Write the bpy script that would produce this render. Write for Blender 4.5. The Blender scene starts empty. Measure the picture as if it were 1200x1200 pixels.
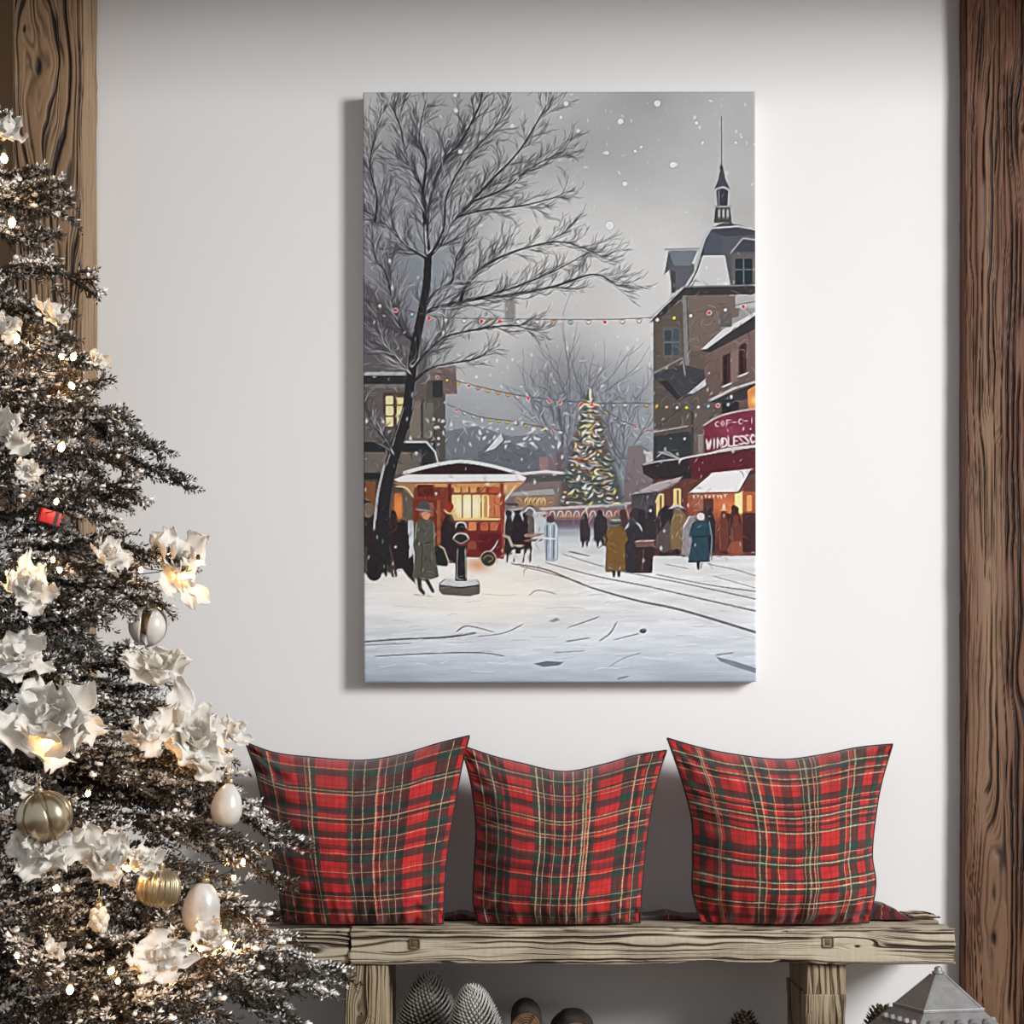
import bpy, bmesh, math, random
import numpy as np
from mathutils import Vector, Matrix, noise as mnoise

sc = bpy.context.scene
COL = sc.collection
PI = math.pi
# ================================================================= camera, world, light, exposure
F = 2650.0                       # focal length in pixels of a 1200 px frame
CAM_Y, CAM_Z, HOR = -5.0, 0.876, 850.0
cam_d = bpy.data.cameras.new('camera'); cam = bpy.data.objects.new('camera', cam_d); COL.objects.link(cam)
cam.location = (0, CAM_Y, CAM_Z); cam.rotation_euler = (PI/2, 0, 0)
cam_d.sensor_width = 36; cam_d.lens = 36*F/1200; cam_d.shift_y = (HOR-600)/1200
sc.camera = cam

def at(px, py, y):
    """World point at depth y that the photograph shows at (px, py)."""
    d = y-CAM_Y
    return Vector(((px-600)*d/F, y, CAM_Z+(HOR-py)*d/F))

w = bpy.data.worlds.new('daylit_room'); sc.world = w; w.use_nodes = True
w.node_tree.nodes['Background'].inputs[0].default_value = (0.86, 0.94, 1.0, 1)
w.node_tree.nodes['Background'].inputs[1].default_value = 0.57

def area(name, loc, target, sx, sy, energy, color):
    l = bpy.data.lights.new(name, 'AREA'); l.shape = 'RECTANGLE'; l.size = sx; l.size_y = sy; l.energy = energy; l.color = color
    o = bpy.data.objects.new(name, l); COL.objects.link(o); o.location = loc
    o.rotation_euler = (Vector(target)-Vector(loc)).to_track_quat('-Z', 'Y').to_euler()
    return o
# tall window on the right-hand side of the room
key = area('window_daylight', (3.0, -3.5, 2.25), (-.75, 0, 0.75), 1.0, 1.3, 93, (0.985, 0.99, 1.0))
key.data.spread = math.radians(125)
sc.view_settings.view_transform = 'Standard'; sc.view_settings.look = 'None'
sc.view_settings.gamma = 1; sc.view_settings.use_curve_mapping = False
sc.view_settings.exposure = 0.0

# ================================================================= helpers
def srgb(r, g=None, b=None):
    if g is None: r, g, b = r
    f = lambda c: c/12.92 if c <= 0.04045 else ((c+0.055)/1.055)**2.4
    return (f(r/255), f(g/255), f(b/255), 1.0)

def tag(o, label=None, cat=None, group=None, kind=None):
    if label: o['label'] = label
    if cat: o['category'] = cat
    if group: o['group'] = group
    if kind: o['kind'] = kind
    return o
def link(o, parent=None):
    COL.objects.link(o)
    if parent: o.parent = parent
    return o
def empty(name, loc=(0, 0, 0), rot=(0, 0, 0)):
    o = bpy.data.objects.new(name, None); o.location = loc; o.rotation_euler = rot; o.empty_display_size = .05
    return link(o)
def np_mesh(name, V, quads=None, tris=None, smooth=True, mat=None, attrs=None, uv=None):
    V = np.asarray(V, np.float32).reshape(-1, 3)
    me = bpy.data.meshes.new(name)
    me.vertices.add(len(V)); me.vertices.foreach_set('co', V.ravel())
    loops = []; starts = []; n = 0
    for F_, k in ((quads, 4), (tris, 3)):
        if F_ is None or len(F_) == 0: continue
        F_ = np.asarray(F_, np.int32); loops.append(F_.ravel()); starts.append(n+np.arange(len(F_))*k); n += F_.size
    lp = np.concatenate(loops); st = np.concatenate(starts)
    me.loops.add(len(lp)); me.loops.foreach_set('vertex_index', lp)
    me.polygons.add(len(st)); me.polygons.foreach_set('loop_start', st.astype(np.int32))
    me.update(calc_edges=True)
    me.polygons.foreach_set('use_smooth', np.full(len(st), smooth))
    for nm, a in (attrs or {}).items():
        a = np.asarray(a, np.float32)
        if a.ndim == 1:
            at_ = me.attributes.new(nm, 'FLOAT', 'POINT'); at_.data.foreach_set('value', a)
        else:
            at_ = me.attributes.new(nm, 'FLOAT_COLOR', 'POINT'); at_.data.foreach_set('color', np.concatenate([a, np.ones((len(a), 1), np.float32)], 1).ravel())
    if uv is not None:
        u = me.uv_layers.new(name='UVMap'); u.data.foreach_set('uv', np.asarray(uv, np.float32)[lp].ravel())
    if mat: me.materials.append(mat)
    me.validate()
    return me
def obj(name, me, parent=None, loc=(0, 0, 0), rot=(0, 0, 0), scale=(1, 1, 1)):
    o = bpy.data.objects.new(name, me); o.location = loc; o.rotation_euler = rot; o.scale = scale
    return link(o, parent)
def grid_quads(nu, nv, wrap_u=False, off=0):
    """Quads of an nv x nu vertex grid (row-major, u fastest)."""
    u = np.arange(nu if wrap_u else nu-1); v = np.arange(nv-1)
    U, V_ = np.meshgrid(u, v); U1 = (U+1) % nu
    return (np.stack([V_*nu+U, V_*nu+U1, (V_+1)*nu+U1, (V_+1)*nu+U], -1).reshape(-1, 4)+off).astype(np.int32)
class MB:
    """Collects pieces into one mesh."""
    def __init__(s): s.v = []; s.q = []; s.t = []; s.n = 0; s.a = []
    def add(s, V, q=None, t=None, a=0.0):
        V = np.asarray(V, np.float32).reshape(-1, 3)
        if q is not None and len(q): s.q.append(np.asarray(q, np.int32)+s.n)
        if t is not None and len(t): s.t.append(np.asarray(t, np.int32)+s.n)
        s.v.append(V); s.n += len(V)
        s.a.append(np.full(len(V), a, np.float32) if np.isscalar(a) else np.asarray(a, np.float32))
        return s
    def mesh(s, name, mat=None, smooth=True, attr=None):
        return np_mesh(name, np.concatenate(s.v), np.concatenate(s.q) if s.q else None, np.concatenate(s.t) if s.t else None, smooth, mat,
                       {attr: np.concatenate(s.a)} if attr else None)
    def box(s, x0, y0, z0, x1, y1, z1, b=0.0, a=0.0):
        if b <= 0:
            V = [(x, y, z) for z in (z0, z1) for y in (y0, y1) for x in (x0, x1)]
            return s.add(V, [(0, 2, 3, 1), (4, 5, 7, 6), (0, 1, 5, 4), (2, 6, 7, 3), (0, 4, 6, 2), (1, 3, 7, 5)], a=a)
        bm = bmesh.new(); bmesh.ops.create_cube(bm, size=1)
        for v in bm.verts: v.co = Vector(((x0+x1)/2+v.co.x*(x1-x0), (y0+y1)/2+v.co.y*(y1-y0), (z0+z1)/2+v.co.z*(z1-z0)))
        bmesh.ops.bevel(bm, geom=bm.edges[:], offset=b, segments=2, profile=.5, affect='EDGES')
        return s.bm(bm, a)
    def bm(s, bm, a=0.0):
        bm.verts.index_update()
        V = [tuple(v.co) for v in bm.verts]; q = [[v.index for v in f.verts] for f in bm.faces if len(f.verts) == 4]; t = [[v.index for v in f.verts] for f in bm.faces if len(f.verts) == 3]
        for f in bm.faces:
            if len(f.verts) > 4:
                ix = [v.index for v in f.verts]
                t += [[ix[0], ix[i], ix[i+1]] for i in range(1, len(ix)-1)]
        bm.free(); return s.add(V, q, t, a)
    def tube(s, P, r, n=8, cap=True, a=0.0):
        P = [Vector(p) for p in P]; m = len(P); r = [r]*m if np.isscalar(r) else list(r)
        V = []; up = None
        for i in range(m):
            d = (P[min(i+1, m-1)]-P[max(i-1, 0)]).normalized()
            if up is None: up = d.orthogonal().normalized()
            up = (up-d*up.dot(d)).normalized(); sd = d.cross(up)
            for k in range(n):
                an = 2*PI*k/n; V.append(P[i]+(up*math.cos(an)+sd*math.sin(an))*r[i])
        q = grid_quads(n, m, True); t = []
        if cap:
            V += [P[0], P[-1]]; c0 = m*n; c1 = c0+1
            t = [(c0, (k+1) % n, k) for k in range(n)]+[(c1, (m-1)*n+k, (m-1)*n+(k+1) % n) for k in range(n)]
        return s.add([tuple(v) for v in V], q, t, a)
    def lathe(s, prof, n=32, flute=0, fl=0.0, a=0.0, c=(0, 0, 0)):
        th = np.arange(n)*2*PI/n; V = []
        for r, z in prof:
            rr = r*(1+fl*np.cos(th*flute)) if flute else np.full(n, r)
            V.append(np.stack([c[0]+rr*np.cos(th), c[1]+rr*np.sin(th), np.full(n, c[2]+z)], -1))
        return s.add(np.concatenate(V), grid_quads(n, len(prof), True), None, a)

def nmat(name):
    m = bpy.data.materials.new(name); m.use_nodes = True; nt = m.node_tree; b = nt.nodes['Principled BSDF']
    return m, nt, b
def N(nt, typ, **kw):
    n = nt.nodes.new(typ)
    for k, v in kw.items():
        if k.startswith('i_'):
            key = k[2:]; n.inputs[int(key) if key.isdigit() else key].default_value = v
        else: setattr(n, k, v)
    return n
def mixc(nt, fac, a, b, mode='MIX'):
    n = nt.nodes.new('ShaderNodeMix'); n.data_type = 'RGBA'; n.blend_type = mode
    for sock, v in ((n.inputs[0], fac), (n.inputs[6], a), (n.inputs[7], b)):
        if hasattr(v, 'is_linked'): nt.links.new(v, sock)
        else: sock.default_value = v
    return n.outputs[2]
def math_(nt, op, a, b=0.0, c=None):
    n = nt.nodes.new('ShaderNodeMath'); n.operation = op
    for i, v in enumerate((a, b) if c is None else (a, b, c)):
        if hasattr(v, 'is_linked'): nt.links.new(v, n.inputs[i])
        else: n.inputs[i].default_value = v
    return n.outputs[0]
def ramp(nt, fac, stops, interp='LINEAR'):
    n = nt.nodes.new('ShaderNodeValToRGB'); cr = n.color_ramp; cr.interpolation = interp
    while len(cr.elements) < len(stops): cr.elements.new(0.5)
    for e, (p, c) in zip(cr.elements, stops): e.position = p; e.color = c if len(c) == 4 else (*c, 1)
    nt.links.new(fac, n.inputs[0]); return n.outputs[0]
def noise_tex(nt, scale, detail=4, rough=.55, vec=None, dist=0.0):
    n = N(nt, 'ShaderNodeTexNoise'); n.inputs['Scale'].default_value = scale; n.inputs['Detail'].default_value = detail; n.inputs['Roughness'].default_value = rough; n.inputs['Distortion'].default_value = dist
    if vec is not None: nt.links.new(vec, n.inputs['Vector'])
    return n.outputs['Fac']
def objco(nt, sx=1, sy=1, sz=1):
    t = N(nt, 'ShaderNodeTexCoord'); m = N(nt, 'ShaderNodeMapping'); m.inputs['Scale'].default_value = (sx, sy, sz)
    nt.links.new(t.outputs['Object'], m.inputs['Vector']); return m.outputs[0]
def bump(nt, b, h, strength, dist):
    n = N(nt, 'ShaderNodeBump'); n.inputs['Strength'].default_value = strength; n.inputs['Distance'].default_value = dist
    nt.links.new(h, n.inputs['Height']); nt.links.new(n.outputs[0], b.inputs['Normal'])
def simple(name, c1, c2=None, scale=30, rough=.6, metal=0.0, bmp=0.0, dist=.002, stretch=(1, 1, 1), r2=None):
    """Two tones broken up by noise, with a matching bump."""
    m, nt, b = nmat(name); v = objco(nt, *stretch); f = noise_tex(nt, scale, 5, .6, v)
    nt.links.new(ramp(nt, f, [(.3, c1), (.7, c2 or c1)]), b.inputs['Base Color'])
    b.inputs['Roughness'].default_value = rough; b.inputs['Metallic'].default_value = metal
    if r2 is not None: nt.links.new(ramp(nt, f, [(.3, (rough,)*3), (.7, (r2,)*3)]), b.inputs['Roughness'])
    if bmp: bump(nt, b, f, bmp, dist)
    return m
# ---------------------------------------------------------------- the printed winter scene (pure numpy painter)
class Paint:
    """A raster brush: every shape is given in canvas units (x 0..460, y 0..692)."""
    def __init__(s, w, h, scale):
        s.S = scale; s.W = int(w*scale); s.H = int(h*scale)
        s.im = np.zeros((s.H, s.W, 3), np.float32)
        s.yy, s.xx = np.mgrid[0:s.H, 0:s.W].astype(np.float32)
        s.yy /= scale; s.xx /= scale
    def box(s, x0, y0, x1, y1):
        S = s.S
        return (max(0, int(x0*S)-1), max(0, int(y0*S)-1), min(s.W, int(x1*S)+2), min(s.H, int(y1*S)+2))
    def blend(s, b, a, col):
        x0, y0, x1, y1 = b
        v = s.im[y0:y1, x0:x1]
        v += a[..., None]*(np.array(col, np.float32)/255.0-v)
    def poly(s, pts, col, a=1.0, col2=None, soft=0.0):
        pts = np.array(pts, np.float32)
        b = s.box(pts[:, 0].min()-soft, pts[:, 1].min()-soft, pts[:, 0].max()+soft, pts[:, 1].max()+soft)
        x0, y0, x1, y1 = b
        if x1 <= x0 or y1 <= y0: return
        X = s.xx[y0:y1, x0:x1]; Y = s.yy[y0:y1, x0:x1]
        ins = np.zeros(X.shape, bool); d = np.full(X.shape, 1e9, np.float32)
        n = len(pts)
        for i in range(n):
            ax, ay = pts[i]; bx, by = pts[(i+1) % n]
            if ay != by:
                c = ((ay > Y) != (by > Y)) & (X < (bx-ax)*(Y-ay)/(by-ay)+ax)
                ins ^= c
            ex, ey = bx-ax, by-ay; L = ex*ex+ey*ey+1e-9
            t = np.clip(((X-ax)*ex+(Y-ay)*ey)/L, 0, 1)
            d = np.minimum(d, (X-ax-t*ex)**2+(Y-ay-t*ey)**2)
        d = np.sqrt(d); sd = np.where(ins, d, -d)
        w = max(soft, 0.35)
        al = np.clip(sd/(2*w)+0.5, 0, 1)*a
        if col2 is None: s.blend(b, al, col)
        else:
            t = ((Y-pts[:, 1].min())/max(1e-3, np.ptp(pts[:, 1])))[..., None]
            c = (np.array(col)*(1-t)+np.array(col2)*t)/255.0
            v = s.im[y0:y1, x0:x1]; v += al[..., None]*(c-v)
    def rect(s, x0, y0, x1, y1, col, a=1.0, col2=None, soft=0.0):
        s.poly([(x0, y0), (x1, y0), (x1, y1), (x0, y1)], col, a, col2, soft)
    def seg(s, ax, ay, bx, by, w0, w1, col, a=1.0):
        m = max(w0, w1)+0.8
        b = s.box(min(ax, bx)-m, min(ay, by)-m, max(ax, bx)+m, max(ay, by)+m)
        x0, y0, x1, y1 = b
        if x1 <= x0 or y1 <= y0: return
        X = s.xx[y0:y1, x0:x1]; Y = s.yy[y0:y1, x0:x1]
        ex, ey = bx-ax, by-ay; L = ex*ex+ey*ey+1e-9
        t = np.clip(((X-ax)*ex+(Y-ay)*ey)/L, 0, 1)
        d = np.sqrt((X-ax-t*ex)**2+(Y-ay-t*ey)**2)
        r = w0+(w1-w0)*t
        s.blend(b, np.clip((r-d)*s.S+0.5, 0, 1)*a, col)
    def line(s, pts, w0, w1, col, a=1.0):
        n = len(pts)-1
        for i in range(n):
            s.seg(*pts[i], *pts[i+1], w0+(w1-w0)*i/n, w0+(w1-w0)*(i+1)/n, col, a)
    def curve(s, pts, w0, w1, col, a=1.0, n=8):
        s.line(spline(pts, n), w0, w1, col, a)
    def dot(s, x, y, r, col, a=1.0, ry=None):
        ry = ry or r
        b = s.box(x-r-1, y-ry-1, x+r+1, y+ry+1)
        x0, y0, x1, y1 = b
        if x1 <= x0 or y1 <= y0: return
        X = s.xx[y0:y1, x0:x1]; Y = s.yy[y0:y1, x0:x1]
        d = np.sqrt(((X-x)/r)**2+((Y-y)/ry)**2)
        s.blend(b, np.clip((1-d)*min(r, ry)*s.S+0.5, 0, 1)*a, col)
    def glow(s, x, y, r, col, a, ry=None):
        ry = ry or r
        b = s.box(x-2.2*r, y-2.2*ry, x+2.2*r, y+2.2*ry)
        x0, y0, x1, y1 = b
        if x1 <= x0 or y1 <= y0: return
        X = s.xx[y0:y1, x0:x1]; Y = s.yy[y0:y1, x0:x1]
        s.blend(b, a*np.exp(-(((X-x)/r)**2+((Y-y)/ry)**2)), col)

def spline(pts, n=8):
    P = [pts[0]]+list(pts)+[pts[-1]]; out = []
    for i in range(1, len(P)-2):
        p0, p1, p2, p3 = [np.array(q, float) for q in P[i-1:i+3]]
        for k in range(n):
            t = k/n
            out.append(tuple(0.5*(2*p1+(p2-p0)*t+(2*p0-5*p1+4*p2-p3)*t*t+(3*p1-p0-3*p2+p3)*t**3)))
    out.append(tuple(float(v) for v in pts[-1]))
    return out

def blur(a, r):
    """Three box passes of radius r along both axes."""
    r = int(r)
    if r < 1: return a
    for _ in range(2):
        for ax in (0, 1):
            pad = [(0, 0)]*a.ndim; pad[ax] = (r+1, r)
            c = np.cumsum(np.pad(a, pad, mode='edge'), axis=ax, dtype=np.float64)
            n = a.shape[ax]
            hi = np.take(c, np.arange(2*r+1, 2*r+1+n), axis=ax); lo = np.take(c, np.arange(0, n), axis=ax)
            a = ((hi-lo)/(2*r+1)).astype(np.float32)
    return a

def vnoise(h, w, cell, rng, octaves=3, sx=1.0):
    """Value noise 0..1; sx stretches it along x."""
    out = np.zeros((h, w), np.float32); amp = 1.0; tot = 0
    for o in range(octaves):
        cy = max(1.5, cell/2**o); cx = max(1.5, cell*sx/2**o)
        gh, gw = int(h/cy)+3, int(w/cx)+3
        g = rng.random((gh, gw)).astype(np.float32)
        y = np.arange(h)/cy; x = np.arange(w)/cx
        yi = y.astype(int); xi = x.astype(int); fy = (y-yi)[:, None]; fx = (x-xi)[None]
        fy = fy*fy*(3-2*fy); fx = fx*fx*(3-2*fx)
        a = g[yi][:, xi]*(1-fx)+g[yi][:, xi+1]*fx
        b = g[yi+1][:, xi]*(1-fx)+g[yi+1][:, xi+1]*fx
        out += amp*(a*(1-fy)+b*fy); tot += amp; amp *= 0.5
    return out/tot

def samp(a, y, x):
    h, w = a.shape[:2]
    y = np.clip(y, 0, h-1.001); x = np.clip(x, 0, w-1.001)
    yi = y.astype(np.int32); xi = x.astype(np.int32); fy = y-yi; fx = x-xi
    if a.ndim == 3: fy = fy[..., None]; fx = fx[..., None]
    return (a[yi, xi]*(1-fx)+a[yi, xi+1]*fx)*(1-fy)+(a[yi+1, xi]*(1-fx)+a[yi+1, xi+1]*fx)*fy

def paint_winter_scene(scale=2.0):
    R = random.Random(11); rng = np.random.default_rng(4)
    P = Paint(460, 692, scale); H, W = P.H, P.W
    X = lambda v: v-426; Y = lambda v: v-108
    def T(pts): return [(X(a), Y(b)) for a, b in pts]
    # --- sky
    ky = np.array([0, 60, 130, 200, 270, 330, 380, 430, 480, 692], float)
    kc = np.array([(176, 176, 175), (170, 170, 170), (184, 183, 182), (201, 199, 197), (204, 202, 200), (188, 188, 188), (158, 161, 165),
                   (134, 139, 146), (120, 124, 132), (120, 124, 132)], float)
    g = np.stack([np.interp(P.yy[:, 0], ky, kc[:, i]) for i in range(3)], -1)/255
    P.im[:] = g[:, None, :]
    n = vnoise(H, W, 150*scale/2, rng, 4, 1.5)-0.5
    P.im += (n*0.16)[..., None]
    P.glow(10, 20, 45, (214, 211, 203), 0.8); P.glow(300, 70, 90, (158, 159, 160), 0.5, 40)
    P.glow(190, 190, 75, (212, 210, 206), 0.8, 55); P.glow(420, 60, 60, (186, 187, 186), 0.5)
    P.glow(320, 220, 60, (206, 205, 203), 0.6, 60); P.glow(150, 290, 60, (206, 203, 199), 0.75, 22)
    P.glow(40, 190, 75, (128, 128, 134), 0.8, 150); P.glow(70, 120, 70, (150, 150, 153), 0.7, 120)
    P.glow(15, 270, 55, (98, 95, 104), 0.8, 70)
    P.glow(75, 210, 30, (126, 138, 150), 0.6, 50)
    P.glow(120, 330, 50, (190, 188, 185), 0.6, 16)
    # --- far trees, hazy
    P.glow(235, 345, 55, (118, 121, 128), 0.75, 52); P.glow(310, 360, 45, (134, 138, 145), 0.7, 40)
    def twig(x, y, ang, L, w, col, a, depth, spread=0.5, up=0.0, k=5):
        pts = [(x, y)]
        for i in range(k):
            ang += R.uniform(-0.22, 0.22)
            ang += up*(-math.pi/2-ang)*0.15
            x += math.cos(ang)*L/k; y += math.sin(ang)*L/k; pts.append((x, y))
        P.line(pts, w, max(0.2, w*0.5), col, a)
        if depth > 0:
            for i in range(1, k+1):
                for _ in range(1 if R.random() < 0.72 else 0):
                    sg = R.choice((-1, 1))
                    twig(*pts[i], ang+sg*R.uniform(0.18, spread+0.18), L*R.uniform(0.42, 0.7), max(0.22, w*0.6), col, a, depth-1, spread, up, max(3, k-1))
    for (bx, by, ln) in ((232, 440, 80), (238, 440, 92), (243, 440, 75), (306, 440, 62), (300, 442, 55)):
        for k_ in range(5):
            twig(bx, by-R.uniform(0, 20), -math.pi/2+R.uniform(-0.75, 0.75), ln*R.uniform(.8, 1.1), 1.0, (92, 93, 100), 0.55, 2, 0.45, 0.3)
    P.line(T([(658, 550), (659, 515), (655, 480)]), 2.2, 1.2, (84, 84, 90), 0.8)
    # --- distant roofs
    P.poly(T([(522, 505), (560, 500), (600, 512), (640, 508), (665, 525), (665, 600), (522, 600)]), (112, 116, 124), 0.85, (104, 104, 110))
    P.poly(T([(560, 530), (588, 510), (606, 524), (640, 530), (640, 560), (560, 560)]), (100, 104, 112))
    P.poly(T([(568, 530), (587, 508), (590, 516), (580, 526)]), (206, 206, 208))
    P.rect(X(632), Y(536), X(642), Y(556), (146, 118, 118)); P.rect(X(644), Y(536), X(651), Y(556), (128, 104, 106))
    P.rect(X(652), Y(530), X(662), Y(556), (104, 92, 98))
    P.poly(T([(604, 556), (650, 553), (668, 556), (668, 600), (592, 600), (592, 562)]), (122, 108, 106))
    P.line(T([(606, 556), (640, 553), (672, 556)]), 1.6, 1.6, (206, 205, 205))
    P.poly(T([(608, 558), (668, 557), (664, 564), (614, 566)]), (84, 80, 82))
    P.poly(T([(594, 578), (648, 573), (650, 580), (592, 582)]), (160, 156, 154))
    P.rect(X(604), Y(582), X(650), Y(596), (150, 118, 96))
    for k_ in range(5):
        P.dot(X(617+5*k_), Y(588), 2.2, (222, 198, 138), 1, 4.5); P.dot(X(617+5*k_), Y(589), 1.2, (120, 92, 60), .9, 3)
    P.rect(X(660), Y(574), X(676), Y(594), (130, 98, 94))
    # right hazy houses behind
    P.poly(T([(736, 524), (752, 522), (762, 530), (772, 524), (772, 600), (730, 600), (732, 560)]), (122, 112, 116), 1, (112, 100, 104))
    P.rect(X(757), Y(530), X(765), Y(545), (190, 186, 184))
    # --- ground
    gy = Y(600)
    m = P.yy > gy
    tt = np.clip((P.yy-gy)/(692-gy), 0, 1)
    kk = np.array([0, .15, .35, .6, .85, 1.0]); gc = np.array([(176, 181, 187), (196, 199, 203), (222, 221, 220), (224, 225, 227), (205, 212, 221), (166, 177, 191)], float)
    gr = np.stack([np.interp(tt, kk, gc[:, i]) for i in range(3)], -1)/255
    st = vnoise(H, W, 5*scale, rng, 3, 9.0)-0.5; st2 = vnoise(H, W, 26*scale, rng, 2, 4.0)-0.5
    gr = gr+(st*0.13+st2*0.10)[..., None]
    P.im[m] = gr[m]
    P.glow(150, 585, 95, (246, 236, 220), 0.85, 34); P.glow(60, 580, 60, (238, 229, 216), 0.6, 25)
    P.glow(250, 690, 200, (196, 205, 216), 0.25, 30)
    # wall and rail behind the market
    P.rect(X(640), Y(596), X(770), Y(612), (132, 98, 98)); P.rect(X(640), Y(610), X(770), Y(621), (92, 78, 92), 1, (120, 116, 126))
    P.rect(X(640), Y(619), X(735), Y(628), (150, 153, 162), 0.7, None, 2)
    P.line(T([(634, 597), (690, 594), (762, 589)]), 1.5, 1.5, (190, 180, 180))
    for k_ in range(12):
        x = 634+k_*9.5; P.curve(T([(x, 606), (x+2, 600), (x+5.5, 600), (x+7, 606)]), .7, .6, R.choice(((205, 178, 160), (200, 150, 130), (190, 185, 186))))
        P.dot(X(x+4), Y(605), 2, R.choice(((150, 70, 66), (196, 140, 96), (112, 84, 88))))
    # --- left house
    P.poly(T([(426, 330), (450, 350), (476, 380), (502, 420), (502, 600), (426, 600)]), (94, 88, 94), 0.9, (88, 80, 78), 3)
    P.rect(X(426), Y(442), X(500), Y(522), (98, 90, 88))
    P.rect(X(426), Y(436), X(476), Y(441), (170, 170, 172)); P.rect(X(426), Y(440), X(476), Y(450), (44, 44, 48)); P.rect(X(426), Y(451), X(474), Y(455), (118, 114, 114))
    P.rect(X(500), Y(446), X(522), Y(548), (84, 79, 74)); P.poly(T([(504, 432), (534, 428), (536, 462), (520, 462), (516, 446), (504, 446)]), (116, 96, 95))
    P.rect(X(507), Y(446), X(519), Y(466), (50, 50, 54)); P.rect(X(503), Y(500), X(510), Y(545), (66, 62, 58))
    P.rect(X(480), Y(470), X(494), Y(514), (122, 112, 102)); P.rect(X(496), Y(472), X(508), Y(514), (110, 104, 98)); P.rect(X(493), Y(470), X(496), Y(514), (70, 66, 64))
    P.rect(X(449), Y(460), X(476), Y(502), (84, 64, 56)); P.rect(X(452), Y(464), X(461), Y(500), (238, 218, 164)); P.rect(X(465), Y(466), X(473), Y(498), (236, 212, 152))
    for yy in (474, 487): P.rect(X(451), Y(yy), X(475), Y(yy+1.8), (110, 84, 62))
    P.rect(X(426), Y(518), X(510), Y(530), (38, 42, 44)); P.line(T([(470, 518), (500, 518), (510, 530), (514, 545)]), 1.3, .8, (190, 192, 194))
    P.rect(X(426), Y(530), X(492), Y(556), (108, 100, 92)); P.rect(X(494), Y(530), X(508), Y(560), (46, 48, 50)); P.rect(X(426), Y(554), X(446), Y(562), (36, 38, 40))
    P.rect(X(426), Y(562), X(478), Y(640), (74, 62, 56)); P.rect(X(428), Y(564), X(440), Y(604), (122, 80, 54))
    P.rect(X(462), Y(578), X(471), Y(608), (190, 98, 48)); P.glow(X(467), Y(594), 7, (240, 160, 90), .7, 14)
    P.rect(X(472), Y(570), X(486), Y(610), (98, 88, 78))
    # --- far-left crowd in the dark
    for k_ in range(15):
        x = R.uniform(427, 480); y = R.uniform(606, 622); c = R.choice(((46, 36, 38), (34, 30, 32), (58, 40, 38), (66, 54, 48)))
        P.poly(T([(x-5, y+5), (x-2.5, y-2), (x+2.5, y-2), (x+5.5, y+6), (x+6, y+44), (x-5, y+46)]), c, .95); P.dot(X(x), Y(y-5), 3.2, c)
    P.poly(T([(426, 585), (434, 588), (440, 606), (452, 618), (470, 622), (480, 640), (476, 664), (450, 672), (426, 672)]), (40, 32, 34), .8)
    P.dot(X(431), Y(598), 7, (128, 114, 98), .8, 9)
    # --- the kiosk
    P.poly(T([(482, 562), (592, 562), (590, 655), (486, 650)]), (128, 60, 42), 1, (104, 40, 38))
    P.rect(X(486), Y(563), X(592), Y(571), (196, 146, 96)); P.rect(X(489), Y(568), X(508), Y(582), (92, 36, 30))
    P.rect(X(487), Y(586), X(513), Y(650), (112, 46, 36)); P.rect(X(491), Y(589), X(508), Y(606), (140, 84, 66))
    for i, x in enumerate((532, 541, 551, 562)): P.rect(X(x), Y(571), X(x+7.5), Y(577.5), ((222, 160, 98), (206, 140, 86), (214, 150, 88), (186, 104, 66))[i])
    P.rect(X(573), Y(571), X(587), Y(578), (176, 84, 54))
    P.rect(X(529), Y(580), X(573), Y(608), (236, 206, 142)); P.glow(X(548), Y(594), 14, (255, 246, 206), .9, 12)
    for x in (541, 552, 563): P.rect(X(x), Y(580), X(x+1.6), Y(608), (150, 96, 54))
    for x in (535, 546, 557): P.rect(X(x), Y(584), X(x+3), Y(606), (246, 236, 196), .7)
    P.rect(X(567), Y(580), X(571), Y(607), (206, 140, 82)); P.rect(X(573), Y(580), X(587), Y(607), (196, 118, 78)); P.rect(X(579), Y(580), X(580), Y(607), (140, 70, 48))
    P.rect(X(529), Y(607.5), X(588), Y(610), (230, 190, 130)); P.rect(X(525), Y(562), X(529), Y(650), (96, 36, 30)); P.rect(X(586), Y(562), X(590.5), Y(655), (140, 60, 44))
    for i, x in enumerate((549, 563, 574)): P.rect(X(x), Y(612), X(x+9), Y(622), ((206, 128, 84), (184, 96, 70), (188, 98, 70))[i])
    P.rect(X(545), Y(624), X(588), Y(652), (108, 34, 36)); P.rect(X(548), Y(634), X(558), Y(644), (136, 72, 58)); P.rect(X(561), Y(626), X(585), Y(648), (90, 26, 32))
    P.rect(X(512), Y(586), X(516), Y(650), (150, 84, 56))
    P.poly(T([(474, 554), (540, 540), (608, 555), (606, 558), (476, 557)]), (48, 30, 32))
    P.curve(T([(474, 554), (505, 546), (540, 541), (575, 546), (608, 555)]), 2.2, 1.8, (214, 213, 214))
    P.poly(T([(461, 562), (476, 556), (608, 556), (617, 560), (614, 566), (560, 564), (470, 567)]), (228, 226, 226))
    P.line(T([(462, 566), (540, 566), (614, 565)]), 1, 1, (150, 100, 66))
    P.poly(T([(590, 566), (614, 565), (602, 576), (590, 580)]), (196, 150, 106)); P.line(T([(592, 586), (604, 570)]), 1, 1, (228, 196, 150))
    P.poly(T([(462, 566), (486, 565), (484, 584), (472, 572)]), (160, 122, 88)); P.curve(T([(464, 570), (476, 572), (484, 582)]), .8, .8, (222, 200, 160))
    # snow and clutter by the kiosk
    P.glow(X(560), Y(662), 14, (206, 130, 84), .7, 8)
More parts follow.
